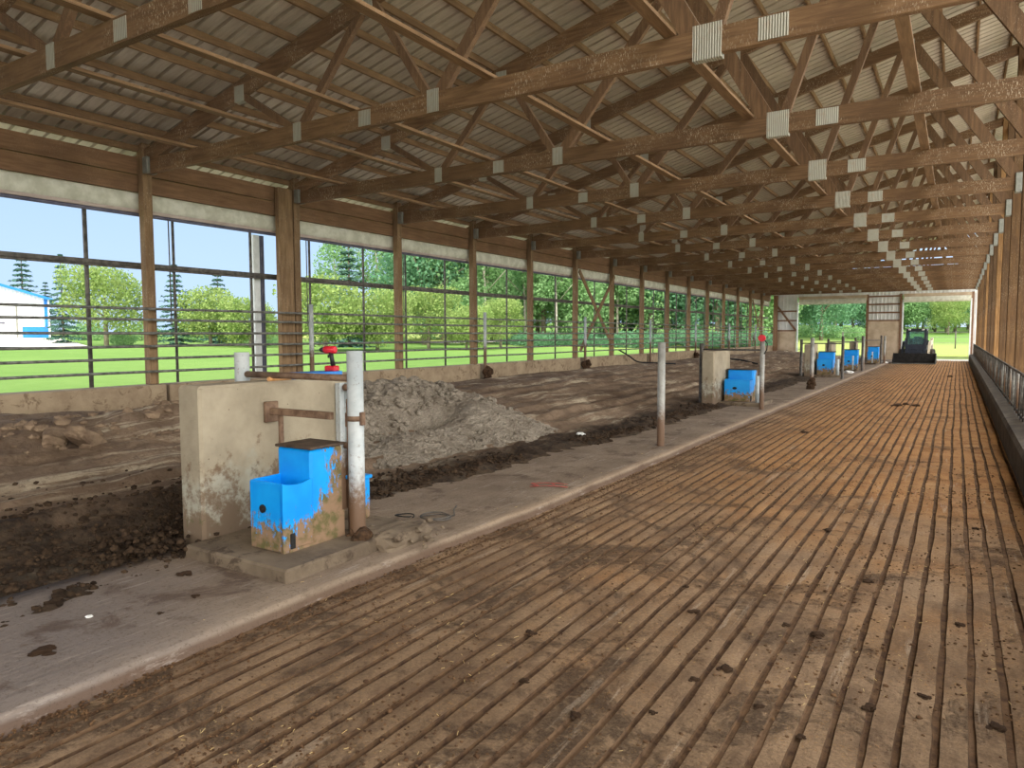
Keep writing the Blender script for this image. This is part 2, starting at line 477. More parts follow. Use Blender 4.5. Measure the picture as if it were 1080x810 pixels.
APRON = m_simple('pale gravel apron', srgb(206,196,178), srgb(228,220,204), .8, .95, 0, .01, 20)
def m_leaf(name, c1, c2, c3, tr=.35):
    t = NT(name)
    f = t.ramp(t.noise(1.4, 4), .3, .7); g = t.ramp(t.noise(.35, 3), .35, .65)
    col = t.mix(f, c1, c2); col = t.mix(t.math('MULTIPLY', g, .6), col, c3)
    t.done(col, .7, 0, .15)
    tl = t.N.new('ShaderNodeBsdfTranslucent'); t.L.new(col, tl.inputs[0])
    mx = t.N.new('ShaderNodeMixShader'); mx.inputs[0].default_value = tr
    t.L.new(t.b.outputs[0], mx.inputs[1]); t.L.new(tl.outputs[0], mx.inputs[2]); t.L.new(mx.outputs[0], t.out.inputs[0])
    return t.mat
LEAF_Y = m_leaf('yellow green leaves', srgb(122,150,80), srgb(160,178,106), srgb(142,160,94))
LEAF_G = m_leaf('mid green leaves', srgb(112,154,98), srgb(152,184,124), srgb(130,168,116), .42)
LEAF_D = m_leaf('deep green leaves', srgb(86,134,98), srgb(124,164,120), srgb(104,148,114), .42)  # woodland greens paled and desaturated, distant haze put into their colour
LEAF_S = m_leaf('spruce needles', srgb(64,98,84), srgb(100,134,114), srgb(80,116,100), .15)
BARK = m_simple('grey bark', srgb(108,98,84), srgb(150,140,122), 5, .95, 0, .02, 12)
BIRCH = m_simple('pale birch bark', srgb(150,144,130), srgb(182,176,162), 5, .9)
SHED = m_simple('white shed siding', srgb(222,226,232), srgb(238,240,244), .8, .6)
SHEDBLUE = m_simple('blue shed trim', srgb(30,116,204), srgb(46,132,216), 2, .5)
SHEDROOF = m_simple('blue shed roof', srgb(96,150,204), srgb(116,168,214), 2, .5)

# ------------------------------------------------------------------ layout numbers
XL, XR = -11.2, 0.98            # post lines
S, Y2 = 3.056, 6.76             # bay spacing, second truss
YB = Y2 + S*15                  # far end wall
def TY(k): return Y2 + S*(k-2)
def tc(x): return 4.68 + .266*(x+10.2)      # underside of the top chords
Y_BACK = -22.0

# ------------------------------------------------------------------ alley floor
def alley():
    m = MB()
    ys = [Y_BACK, -12, -6, -3, -1, 0]
    y = 0.6; dy = .04
    ys += [.3]
    while y < YB:
        ys.append(y); y += dy; dy = min(.45, .035 + .0095*max(0, y-1.0))
    ys.append(YB+.3)
    cs = [-.013 + .125*k for k in range(-27, 6)]
    rows = []
    for y in ys:
        r = [(-3.48, y, -.004), (-3.42, y, .004)]
        for k, c in enumerate(cs):
            wd = .020*nz(y*.28, k*.22, 3.3) + .009*nz(y*1.1, k*.9, 7.7)
            hw = .0165 + .006*nz(y*2.3, k*3.7, 1.1)
            e1 = .005*nz(y*5.1, k*2.9, 4.4); e2 = .005*nz(y*5.1, k*2.9, 9.4)
            fill = max(0, .5 + 1.3*nz(y*.9, k*.7, 5.5))
            db = -.022 + .014*min(1, fill)
            c2 = c + wd
            zt = .004*nz(y*1.7, c*4, 2.2)
            r += [(c2-hw+e1, y, zt), (c2-hw*.72+e1, y, db), (c2+hw*.72+e2, y, db + .003*nz(y*7, k)), (c2+hw+e2, y, zt)]
            if k < len(cs)-1: r.append((c2+.0625, y, zt+.003))
        r.append((.70, y, 0))
        rows.append(r)
    nr, nc = len(rows), len(rows[0])
    vs = [p for r in rows for p in r]
    m.v = vs
    gro = set()
    for k in range(len(cs)):
        b = 2 + 5*k
        gro.update((b, b+1, b+2))
    for i in range(nr-1):
        for j in range(nc-1):
            m.f.append((i*nc+j, i*nc+j+1, (i+1)*nc+j+1, (i+1)*nc+j)); m.m.append(1 if j in gro else 0); m.sm.append(False)
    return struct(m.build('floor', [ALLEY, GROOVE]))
alley()

# ------------------------------------------------------------------ walkway kerb strip
def walkway():
    m = MB(); rows = []
    y = Y_BACK
    while y < YB - 1.0:
        a = .02*nz(y*.8, 2) + .012*nz(y*3.3, 5) + .007*nz(y*9, 8)
        near = max(0, min(1, (6-y)/2.0))
        fx = -3.33 + a - .10*near
        t = .08 + .006*nz(y*2, 1)
        rx = .03 + .03*abs(nz(y*2.2, 6))
        lx = -5.0
        r = [(fx+.03, y, -.03), (fx+.012, y, .015), (fx-.004, y, t-rx*.9), (fx-rx*.35, y, t-rx*.35), (fx-rx, y, t-.002)]
        for i in range(1, 9):
            x = fx - rx + (lx-fx+rx)*i/8
            r.append((x, y, t + .006*nz(x*2.5, y*2.5, 3)))
        r.append((lx, y, -.3))
        rows.append(r)
        y += .06 if -0.5 < y < 9 else .25
    m.grid(rows)
    return struct(m.build('walkway', WALK))
walkway()

# ------------------------------------------------------------------ pit soil
def sstep(a, b, x):
    t = max(0, min(1, (x-a)/(b-a))); return t*t*(3-2*t)
def edge_x(y):
    e = -4.55 - .22*sstep(1.8, 4.2, y) + .10*sstep(5.0, 7.5, y) + .25*sstep(8, 11, y)
    return e + .10*nz(y*.55, 9) + .09*nz(y*2.1, 3)
def soil_z(x, y):
    z = .02 + .46*sstep(-4.6, -11.2, x)
    # bank beside the walkway near the first divider
    nb = sstep(6.5, 3.8, y)
    z += nb*(.16*sstep(-5.0, -6.1, x) - .06*sstep(-4.5, -4.7, x) + .05*math.exp(-((x+6.3)/.3)**2))
    # windrow of rubble
    rid = math.exp(-((x+8.9 - .12*(y-5))/.62)**2) * sstep(-3, 1, y) * sstep(10.5, 6.0, y)
    z += rid*(.10 + .26*sstep(3.8, 6.2, y) + .05*nz(y*.9, 3) + .07*fbm(x*2.2, y*2.2, 1))
    # ruts
    am = .035*sstep(-5.4, -6.0, x)*sstep(-10.8, -9.9, x)*(1-rid)
    wob = .3*nz(y*.12, 4) 
    z += am*(math.sin((x+wob)*9.2) + .7*math.sin((x+wob*.7)*21+1))
    z += .05*fbm(x*.8, y*.5, 2, 3) + .035*fbm(x*3.0, y*1.7, 5, 4)
    dk = sstep(-5.9, -5.1, x)
    z += dk*.05*fbm(x*5, y*5, 8, 4)
    # cleared strip at the foot of the left curb
    z -= .10*sstep(-10.5, -11.0, x)
    # soil runs out onto the slab edge in a ragged line
    edge = edge_x(y)
    z += .10*sstep(edge+.22, edge-.12, x)
    z -= .25*sstep(edge+.12, edge+.32, x)
    return z
def soil():
    m = MB(); rows = []
    y = Y_BACK; dy = .5
    xs = []
    x = -4.0
    while x > -11.25:
        xs.append(x); x -= .06 if x > -7 else .075
    xs.append(-11.3)
    xs = xs[::-1]
    while y < YB + .2:
        rows.append([(x, y, soil_z(x, y)) for x in xs])
        y += .45 if y < .5 else (.06 if y < 8 else .06 + (y-8)*.012)
    m.grid(rows)
    return struct(m.build('soil_floor', DIRT))
soil()

def soil_lumps_ok(x, y): return y < 5.5 or fbm(x*.9, y*.7, 3, 3) > .02
def soil_lumps():
    m = MB(); r = random.Random(3)
    for i in range(6500):
        y = 1.0 + 17*r.random()**2.0
        near = sstep(7, 3.5, y)
        x = edge_x(y) - .02 - abs(r.gauss(0, .20 + .62*near)) + r.gauss(0, .05)
        if not soil_lumps_ok(x, y): continue
        s = r.uniform(.008, .030)*(1.4 if r.random() < .10 else .85)
        m.lump((x, y, soil_z(x, y)+s*.25), s, (1, 1.1, .75), r.random()*50, .5)
    o = m.build('soil_clods', SOILCLOD)
    return tag(o, 'dark damp crumbs of soil strewn along the edge of the concrete walkway', 'soil', None, 'stuff')
soil_lumps()
def rubble():
    m = MB(); r = random.Random(5)
    for i in range(520):
        y = r.uniform(1.5, 9.6); x = -8.9 + .12*(y-5) + r.gauss(.25, .42)
        s = r.uniform(.012, .06)*(1.6 if r.random() < .06 else 1)
        m.lump((x, y, soil_z(x, y)+s*.1), s, (1, 1.2, .7), r.random()*50, .55)
    o = m.build('rubble', RUBBLE)
    return tag(o, 'loose brown rubble heaped in a low row behind the first divider', 'rubble', None, 'stuff')
rubble()
def slab_chunk(loc, rz, tilt, size, lab):
    m = MB(); V, F = ICO3; vs = []
    for v in V:
        k = max(abs(v[0]), abs(v[1]), abs(v[2])); q = 1/k**.75
        n = 1 + .12*nz(v[0]*2+loc[1], v[1]*2, v[2]*2)
        vs.append((v[0]*q*size[0]*n, v[1]*q*size[1]*n, v[2]*q*size[2]*n))
    m.add(vs, F, 0, False)
    o = m.build('broken_concrete_chunk', RUBBLE); o.location = loc; o.rotation_euler = (tilt, .15, rz)
    return tag(o, lab, 'rubble')
slab_chunk((-8.15, 4.15, soil_z(-8.15,4.15)+.06), .5, -.5, (.13,.30,.08), 'largest slanted slab of broken concrete on the brown rubble row at left')
slab_chunk((-8.45, 3.95, soil_z(-8.45,3.95)+.05), 1.1, .3, (.12,.15,.08), 'brown squarish chunk just left of the slanted slab on the rubble row')

# ------------------------------------------------------------------ gravel pile
def pile_h(x, y):
    # lumpy ridge behind, fan of fines spilling toward the camera side
    def cone(cx, cy, h, rx, ry, p=1.0):
        d = math.sqrt(((x-cx)/rx)**2 + ((y-cy)/ry)**2)
        return h*max(0, 1-d**p) - (.4*max(0, d-1))
    a = max(cone(-8.0, 9.2, .64, 1.9, 2.7, 1.3), cone(-7.9, 7.2, .60, 1.6, 2.1, 1.3))
    b = max(cone(-6.65, 9.35, .56, 1.6, 1.6, 1.0), cone(-6.2, 7.6, .28, .9, 1.8, 1.0))
    h = max(a, b)
    cut = math.exp(-((x+7.0-.18*(y-8))/.30)**2)*sstep(9.7, 8.6, y)*sstep(5.2, 6.2, y)
    h -= .30*cut*(1 if h > 0 else 0)
    sm = 1 if b > a else 0
    h += (.035 if sm else .11)*fbm(x*2.6, y*2.6, 4, 4) + .03*fbm(x*9, y*9, 2, 3)
    return h
def pile():
    m = MB(); rows = []
    y = 5.0
    while y < 12.4:
        row = []
        x = -10.0
        while x < -4.9:
            base = .02 + .46*sstep(-4.6, -11.2, x) + .03
            row.append((x, y, base + max(-.35, pile_h(x, y)))); x += .05
        rows.append(row); y += .05
    m.grid(rows, 0, False)
    r = random.Random(8)
    for i in range(1500):
        x = r.uniform(-8.9, -5.3); y = r.uniform(5.6, 11.2)
        h = pile_h(x, y)
        if h < -.05: continue
        base = .05 + .46*sstep(-4.6, -11.2, x)
        back = x < -7.0
        s = r.uniform(.012, .035) if not back else r.uniform(.02, .085)
        m.lump((x, y, base + h + s*.2), s, (1, 1.1, .8), r.random()*60, .5)
    o = m.build('gravel_pile', GRAVEL)
    return tag(o, 'grey heap of gravel and lime fines dumped on the dirt behind the white pipe post', 'gravel pile')
pile()

# ------------------------------------------------------------------ left side of the barn
def left_curb():
    m = MB()
    rows_done = [(Y_BACK, 6.9), (6.96, 16.0), (16.25, 22.1), (22.35, 28.3), (28.5, 40.6), (40.8, YB)]
    for a, b in rows_done:
        m.bbox(-11.36, -11.02, a, b, -.1, .91, .02)
    return struct(m.build('wall_left', CONC_CURB))
left_curb()
def header():
    m = MB()
    for a, b, z0, z1 in ((Y_BACK, YB, 4.02, 4.285), (Y_BACK, YB, 4.30, 4.57)):
        m.box(-11.36, -11.285, a, b, z0, z1)
    return struct(m.build('trim_1', WOOD_H))
header()
# posts
pm = MB(); pm.bbox(-.075, .075, -.075, .075, .0, 3.9, .008)
post0 = pm.build('timber_post', WOOD_P)
for k in range(2, 17):
    o = post0 if k == 2 else dup(post0)
    o.location = (XL-.005, TY(k), .912)
    tag(o, f'{ORD[k-2]} timber post from the camera along the open left side', 'post', 'left wall timber posts')
# wide boarded post at the third truss
b = MB(); b.bbox(-.05, .06, -.17, .17, 0, 3.64, .006)
o = b.build('boarded_post', WOOD_P); o.location = (XL-.01, TY(3)-.26, .912)
tag(o, 'broad boxed timber post standing against the second left post', 'post')
b = MB(); b.bbox(-.03, .03, -.075, .075, 0, 2.75, .006)
o = b.build('white_jamb', WHITE); o.location = (-11.62, TY(3)-.62, .9)
tag(o, 'narrow white upright trim outside the broad boxed post', 'trim')
b = MB(); b.bbox(-.03, .03, -.04, .04, 0, 2.75, .006)
o = b.build('dark_jamb', DKROLL); o.location = (-11.62, TY(3)-.48, .9)
tag(o, 'narrow dark upright strip beside the white trim outside the boxed post', 'trim')
# curtain
cur = empty('rolled_curtain', (-11.46, Y_BACK, 3.66))
tag(cur, 'dirty white side curtain rolled up under the left header', 'curtain')
m = MB(); rows = []
yy = 0.0
while yy < YB - Y_BACK:
    w = .012*nz(yy*1.3, 2) + .01*nz(yy*5, 7)
    prof = [(.05,.40),(.10+w,.33),(.12+w,.24),(.115+w*1.5,.16),(.07+w,.09),(.0,.06),(-.05,.10),(-.05,.40)]
    rows.append([(x, yy, z + .012*nz(yy*.9, 11)) for x, z in prof]); yy += .18
m.grid(rows); m.build('fabric', CURTAIN, cur)
m = MB(); m.box(-.01, .075, 0, YB-Y_BACK, .045, .10); m.build('hem', HEM, cur)
m = MB(); m.tube([(.03,0,.02),(.03,YB-Y_BACK,.02)], .03, 8); m.build('roll_tube', DKROLL, cur)
# mid rail
m = MB(); m.bbox(-.03, .03, 0, YB-Y_BACK, -.035, .035, .006); m.tube([(.035,0,-.055),(.035,YB-Y_BACK,-.055)], .02, 8)
o = m.build('mid_rail', DARKPIPE); o.location = (-11.48, Y_BACK, 2.87)
tag(o, 'dark horizontal rail running halfway up the open left side', 'rail')
# thin upright poles
def pole(y, r, lab, twin=False):
    m = MB(); m.tube([(0,0,0),(0,0,3.15)], r, 8)
    if twin: m.tube([(.0,-.075,1.0),(.0,-.075,3.15)], r*.45, 6)
    o = m.build('curtain_pole', DARKPIPE); o.location = (-11.56, y, .89)
    tag(o, lab, 'pole', 'thin upright poles of the left side')
for k in range(1, 16):
    if k > 1: pole(TY(k)+.68, .024, f'thin upright pole just beyond the {ORD[k-2]} left post', True)
    pole(TY(k)+2.27, .034 if k == 1 else .026, f'upright pole just short of the {ORD[k-1]} left post')
# pipe fence
fen = empty('pipe_fence', (-11.0, Y_BACK, .9))
tag(fen, 'long pipe fence of six rails along the left curb', 'fence')
for z in (1.13, 1.34, 1.54, 1.75, 1.96, 2.14):
    m = MB(); L = YB-Y_BACK
    m.tube([(0, t, z-.9+.012*nz(t*.35, z*9)) for t in [i*1.5 for i in range(int(L/1.5))] + [L]], .021, 8)
    m.build('rail', GREYPIPE, fen)
for y in (9.95, 16.12, 22.3, 28.5, 34.6, 40.7, 46.8):
    m = MB(); m.pipe((.055, y-Y_BACK, -.35), (.055, y-Y_BACK, 1.42), .045)
    m.build('fence_post', PIPE_W, fen)
for y in (16.12, 22.3, 34.6):
    m = MB(); r = random.Random(int(y))
    for i in range(14): m.lump((r.gauss(0,.045), r.gauss(0,.075), r.uniform(-.12,.16)), r.uniform(.045,.10), (1,1,1.2), i+y, .5, 0, True)
    o = m.build('manure_crust', CLOD); o.location = (-10.87, y, .6)
    tag(o, f'dark crust of manure caked round the {ORD[[9.95,16.12,22.3,28.5,34.6].index(y)]} white fence post', 'manure')
# timber cross braces
def xbrace(k):
    e = empty('cross_brace', (-11.2, TY(k), .95))
    m = MB(); m.beam((.10, .1, 2.95), (.10, S-.1, .3), .04, .14, (1,0,0)); m.build('brace_board', WOOD_P, e)
    m = MB(); m.beam((.145, .1, .2), (.145, S-.1, 2.95), .04, .14, (1,0,0)); m.build('brace_board', WOOD_P, e)
    return e
tag(xbrace(7), 'nearer X of timber brace boards between posts on the left side', 'brace', 'timber cross braces')
tag(xbrace(15), 'far X of timber brace boards near the back corner on the left', 'brace', 'timber cross braces')

# ------------------------------------------------------------------ trusses
CB = 4.29
def truss_proto():
    root = empty('roof_truss', (XL, 0, CB))
    P = lambda x, z: (x-XL, 0, z-CB)
    m = MB(); m.box(.10, XR-XL-.06, -.04, .04, 0, .235); m.build('bottom_chord', WOOD_X, root)
    m = MB(); h = .24; x0, x1 = -11.75, 1.45
    c = math.cos(math.atan(.266))
    prof = [(x0-XL, tc(x0)-CB), (x1-XL, tc(x1)-CB), (x1-XL, tc(x1)+h-CB), (x0-XL, tc(x0)+h-CB)]
    m.prism(prof, -.04, .04); m.build('top_chord', WOOD_X, root)
    bj = [-7.58, -5.28, -2.04]; tj = [-8.75, -6.3, -3.45, -.98]
    def web(xa, xb, w):
        m = MB(); m.beam(P(xa, CB+.2), P(xb, tc(xb)+.06), .076, w, (0,1,0)); m.build('web', WOOD_W, root)
    web(bj[0]-.10, tj[0], .09); web(bj[0]+.06, tj[1]-.06, .10)
    web(bj[1]-.08, tj[1]+.08, .10); web(bj[1]+.06, tj[2]-.08, .14)
    web(bj[2]-.16, tj[2]+.08, .19); web(bj[2]+.05, tj[3]-.10, .11)
    web(.84, tj[3]+.06, .19)
    def plate(x, z, w, hh):
        m = MB(); m.box(x-w/2-XL, x+w/2-XL, -.046, .046, z-hh/2-CB, z+hh/2-CB)
        m.build('gusset_plate', GALV, root)
    plate(-7.58, 4.42, .15, .24); plate(-6.36, 4.405, .20, .19); plate(-5.28, 4.43, .17, .26)
    plate(-2.06, 4.41, .27, .32); plate(-1.47, 4.41, .26, .20)
    for x in tj: plate(x, tc(x)+.06, .2, .22)
    m = MB(); m.bbox(.085, .22, -.09, .09, .0, .26, .01); m.build('bearing_bracket', DARKSTEEL, root)
    m = MB(); m.bbox(XR-XL-.19, XR-XL-.085, -.09, .09, -.05, .30, .01); m.build('bearing_bracket', DARKSTEEL, root)
    return root
DARKSTEEL = m_simple('dull galvanised bracket', srgb(124,124,116), srgb(150,150,140), 9, .55, .4)
tr0 = truss_proto()
for k in range(1, 17):
    o = tr0 if k == 1 else dup(tr0)
    o.location = (XL, TY(k), CB)
    tag(o, f'{ORD[k-1]} timber roof truss from the camera, metal plates on its chord', 'roof truss', 'timber roof trusses')
# purlins
LY = YB - Y_BACK + .4
pu = MB(); pu.box(-.019, .019, 0, LY, 0, .10)
pur0 = pu.build('roof_purlin', WOOD_Y)
npu = 22
for i in range(npu):
    x = -11.25 + .6*i
    o = pur0 if i == 0 else pur0.copy()
    if i: COL.objects.link(o)
    o.location = (x, Y_BACK, tc(x)+.242)
    tag(o, f'{"lowest" if i == 0 else ORD[i]} roof purlin counted up the slope from the left eave', 'purlin', 'roof purlins')
# lateral braces resting on the bottom chords
lb = MB(); lb.box(-.06, .06, 0, LY-.6, 0, .036)
lat0 = lb.build('lateral_brace', WOOD_Y)
for i, x in enumerate((-9.92, -8.10, -6.55, -4.48, -2.42, -.52)):
    o = lat0 if i == 0 else lat0.copy()
    if i: COL.objects.link(o)
    o.location = (x, Y_BACK+.3, CB+.237)
    tag(o, f'{ORD[i] if i else "first"} long brace board from the left lying across the truss bottom chords', 'brace', 'lateral brace boards')
# roof sheet
def roof():
    m = MB(); rows = []
    pitch = .2286; y = Y_BACK; prof = []
    while y < YB + .5:
        prof += [(y, 0), (y+.012, .04), (y+.044, .04), (y+.056, 0)]; y += pitch
    xs = [-11.95, -8.0, -4.0, 0.0, 1.75]
    for x in xs:
        rows.append([(x, yy, tc(x)+.346+zz) for yy, zz in prof])
    m.grid(rows, 0, False)
    # upper skin
    top = [[(x, yy, tc(x)+.392) for yy in (Y_BACK, YB+.5)] for x in (xs[0], xs[-1])]
    m.grid(top, 0, False)
    return struct(m.build('ceiling', ROOF))
roof()

# ------------------------------------------------------------------ right side
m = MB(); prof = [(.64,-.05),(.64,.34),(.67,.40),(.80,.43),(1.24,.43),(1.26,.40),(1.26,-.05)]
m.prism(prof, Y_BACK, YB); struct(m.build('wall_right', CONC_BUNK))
rp = MB(); rp.bbox(-.10, .10, -.09, .09, 0, 7.42, .008)
rpost0 = rp.build('tall_timber_post', WOOD_R)
first = True
for k in range(2, 17):
    o = rpost0 if first else rpost0.copy()
    if not first: COL.objects.link(o)
    first = False
    o.location = (XR+.02, TY(k), .40); 
    vis = k - 5
    if vis >= 0: tag(o, f'{ORD[vis]} tall honey brown post seen down the right side', 'post', 'tall posts of the right side')
    else: tag(o, 'tall timber post of the right side standing nearer than the frame shows', 'post', 'right posts nearer than the frame shows')
fb = empty('feed_barrier', (XR-.135, 10.5, .43))
tag(fb, 'low feed barrier of slanting grey bars standing on the right curb', 'feed barrier')
for z in (.06, .66):
    m = MB(); m.tube([(0,0,z),(0,YB-10.6,z)], .02, 8); m.build('rail', DARKPIPE, fb)
rb = random.Random(6)
yy = .3; nb = 0
while yy < YB-11 and nb < 96:
    m = MB(); sl = rb.choice((-.10,.10,.04)); m.tube([(0,yy,0),(0,yy+sl,.66)], .019, 7); m.build('bar', (DARKPIPE, GREYPIPE, DARKPIPE, PIPE_G)[nb % 4], fb); yy += .44; nb += 1
m = MB(); m.box(1.09, 1.16, Y_BACK, YB, 7.30, 7.56); struct(m.build('trim_2', WOOD_Y))

# ------------------------------------------------------------------ far end wall
def ribbed(m, x0, x1, z0, z1, y):
    p = []; x = x0
    while x < x1:
        p += [(x, 0), (min(x+.14,x1), 0), (min(x+.165,x1), -.025), (min(x+.205,x1), -.025)]; x += .23
    p.append((x1, 0))
    m.grid([[(a, y+b, z0) for a, b in p], [(a, y+b, z1) for a, b in p]], 0, False)
end = empty('wall_back', (0, YB, 0)); struct(end)
def gable_z(x): return tc(x) + .20
m = MB(); ribbed(m, -11.1, -9.5, 1.9, 4.3, .06); ribbed(m, -5.19, -3.09, 2.55, 4.3, .06); ribbed(m, .72, 1.2, 0, 4.3, .06)
ribbed(m, -11.1, 1.2, 4.22, 4.72, .03)
m.build('steel_sheet', SHEET, end)
# gable above, open strip left under the roof
m = MB()
p = []; x = -11.1
while x < 1.2:
    p += [(x, 0), (x+.14, 0), (x+.165, -.025), (x+.205, -.025)]; x += .23
def gtop(x): return 5.0 if -5.6 < x < .6 else gable_z(x)
m.grid([[(a, .05+b, 4.70) for a, b in p], [(a, .05+b, gtop(a)) for a, b in p]], 0, False)
m.build('gable_sheet', SHEET, end)
m = MB(); m.box(-11.1, -9.55, -.02, .02, .1, 1.95); m.box(-5.15, -3.12, -.02, .02, 0, 2.58); m.build('lower_panel', PLY, end)
for x0, x1, zs in ((-11.1,-9.5,(1.95,2.65,3.3)), (-5.17,-3.1,(2.58,3.10,3.64,4.16))):
    for z in zs:
        m = MB(); m.box(x0, x1, -.03, .03, z-.05, z+.05); m.build('girt', WOOD_G, end)
for x in (-5.12, -3.16, .74):
    m = MB(); m.box(x-.07, x+.07, -.06, .05, -.05, 4.3); m.build('jamb', WOOD_G, end)
for x in (-9.47, -3.05, .66):
    m = MB(); m.box(x-.04, x+.04, -.08, .07, -.05, 3.9); m.build('white_casing', WHITE, end)
m = MB(); m.beam((-10.95,-.09,3.85), (-9.55,-.09,1.95), .04, .13, (0,1,0)); m.build('diagonal_brace', WOOD_G, end)
m = MB(); m.box(-9.4, -5.15, -.09, .02, 3.92, 4.28); m.box(-3.05, .68, -.09, .02, 3.92, 4.28); m.build('door_header', PLY, end)
o = MB(); o.bbox(-.13, .13, -.13, .13, 0, 4.3, .01); o = o.build('corner_post', WOOD_H); o.location = (-10.88, YB-.26, .1)
tag(o, 'reddish brown corner post at the far left end of the barn', 'post')
for nm, x0, x1, lab in (('a', -9.38, -5.2, 'cream end curtain rolled up above the wide left far doorway'), ('b', -3.0, .64, 'white end curtain rolled up above the far right doorway')):
    m = MB(); rows = []
    n = 24
    for i in range(n+1):
        x = (x1-x0)*i/n; w = .01*nz(x*2, 3)
        rows.append([(x, -.05, .36), (x, -.13+w, .30), (x, -.16+w, .16), (x, -.14+w, .04), (x, -.07, 0), (x, -.02, .04), (x, -.02, .36)])
    m.grid(rows); o = m.build('end_curtain', CURTAIN); o.location = (x0, YB-.08, 3.72)
    tag(o, lab, 'curtain')

# ------------------------------------------------------------------ waterer stations
def divider(x0, x1, y0, y1, top, lab, base=0.05):
    m = MB(); V, F = ICO1
    nx, ny, nzz = 3, 12, 12
    m.bbox(0, x1-x0, 0, y1-y0, 0, top-base, .022)
    o = m.build('concrete_divider', DIVIDER); o.location = (x0, y0, base)
    return tag(o, lab, 'concrete wall', 'concrete dividers')
def pad(x0, x1, y0, y1, z0, z1, lab):
    m = MB(); m.bbox(0, x1-x0, 0, y1-y0, 0, z1-z0, .015)
    o = m.build('concrete_pad', CONC_PAD); o.location = (x0, y0, z0)
    return tag(o, lab, 'concrete pad', 'waterer pads')
def waterer_proto():
    e = empty('livestock_waterer', (0,0,0))
    W, L, H1, H2, t = .355, .58, .495, .70, .025
    # open trough with walls and a dished front rim
    m = MB()
    m.bbox(0, W, 0, t, 0, H1, .01)                     # end
    m.bbox(0, t, t, .27, 0, H1, .008)
    n = 10
    prof = [(0,0)] + [(.27,0)] + [(.27-.27*i/n, H1 - .022*math.sin(PI*i/n)) for i in range(n+1)]
    m.prism([(p[0], p[1]) for p in prof], W-t, W, 'x')
    m.box(t, W-t, t, .27, 0, H1-.16)
    m.build('trough', BLUE, e)
    m = MB(); m.bbox(-.005, W+.002, .26, L, 0, H2, .018); m.bbox(W-.06, W+.012, .27, L+.005, 0, .20, .01); m.build('tank_housing', BLUE, e)
    m = MB(); m.bbox(-.02, W+.012, .25, L+.02, H2, H2+.02, .006); m.build('lid', LID, e)
    m = MB(); m.tube([(W*.42,-.012,.30),(W*.42,.01,.30)], .03, 14); m.tube([(W*.42,-.02,.30),(W*.42,.01,.30)], .016, 10); m.build('drain_plug', BLACK, e)
    m = MB(); m.bbox(W-.005, W+.012, .06, .10, .02, .13, .004); m.build('access_clip', BLACK, e)
    m = MB(); m.box(W-.005, W+.01, .05, L, -.005, .02); m.build('foot_flange', BLUE, e)
    return e
wat0 = waterer_proto()
def guard(name_lab, p_front, p_rear, top_f, top_r, zb_f, zb_r, rail_z, mats, r=.06, rr=.028, ext=0):
    e = empty('pipe_guard', (p_front[0], p_front[1], zb_f))
    o = e.location
    m = MB(); m.pipe((0,0,0), (0,0,top_f-zb_f), r); m.build('post', mats[0], e)
    dx, dy = p_rear[0]-p_front[0], p_rear[1]-p_front[1]
    m = MB(); m.pipe((dx,dy,zb_r-zb_f), (dx,dy,top_r-zb_f), r); m.build('post', mats[1], e)
    m = MB(); m.tube([(dx,dy,rail_z-zb_f), (0,0,rail_z-zb_f)], rr, 10); m.build('rail', mats[2], e)
    return tag(e, name_lab, 'pipe guard', 'pipe guards at the waterers'), e

# station one
divider(-5.05, -4.775, 3.24, 4.75, 1.325, 'nearest concrete divider wall, stained beige, beside the first blue waterer', .0)
pad(-4.76, -3.66, 3.07, 4.45, .06, .17, 'concrete pad under the nearest blue waterer')
wat0.location = (-4.31, 3.30, .17)
tag(wat0, 'nearest blue livestock waterer, mud splashed, on a concrete pad', 'waterer', 'blue livestock waterers')
_, g1 = guard('nearest pipe guard with two fat white posts at the first divider', (-3.88, 3.95), (-5.18, 3.93), 1.585, 1.56, .07, .07, 1.375, (PIPE_W, PIPE_W, RUST), .062, .027)
m = MB(); m.tube([(.0,-.0,.98),(.0,-.0,1.02)], .064, 14); m.bbox(.055,.085,-.02,.02,.95,1.05,.004); m.bbox(-.09,-.05,-.03,.03,.93,1.04,.006); m.build('clamp', RUST, g1)
m = MB(); m.tube([(-.10,.03,.05),(-.10,.03,1.14)], .022, 10); m.build('side_pipe', RUST, g1)
# steel channel fixed to the end of the divider
e = empty('steel_channel', (-4.77, 4.66, .10)); tag(e, 'whitish upright steel channel fixed to the end of the nearest divider', 'steel channel')
m = MB(); m.bbox(0,.012,-.06,.06,0,1.17,.003); m.bbox(.012,.06,-.06,-.045,0,1.17,.003); m.bbox(.012,.06,.045,.06,0,1.17,.003); m.build('web_plate', PIPE_W, e)
m = MB()
for z in (1.13, .60): m.tube([(.06,0,z),(.13,0,z)], .032, 10)
m.build('hinge_pin', RUST, e)
# bracket and bar
e = empty('wall_bracket', (-4.77, 3.87, 1.085)); tag(e, 'rusty bracket with a square bar jutting from the nearest divider', 'bracket')
m = MB(); m.bbox(0,.03,-.06,.07,-.09,.08,.005); m.build('plate', RUST, e)
m = MB(); m.bbox(.0,.72,-.02,.02,-.028,.028,.004); m.build('bar', RUST, e)
m = MB(); m.tube([(.10,.03,-.03),(.10,.03,-.42)], .022, 10); m.build('drop_pipe', RUST, e)
# blue float box behind the post
m = MB(); m.bbox(-.07,.07,-.07,.07,0,.36,.02); m.bbox(-.08,.08,-.08,.08,.34,.37,.006); o = m.build('float_box', BLUE); o.location = (-4.20, 4.30, .17)
tag(o, 'small blue box tucked behind the front white guard post', 'box')
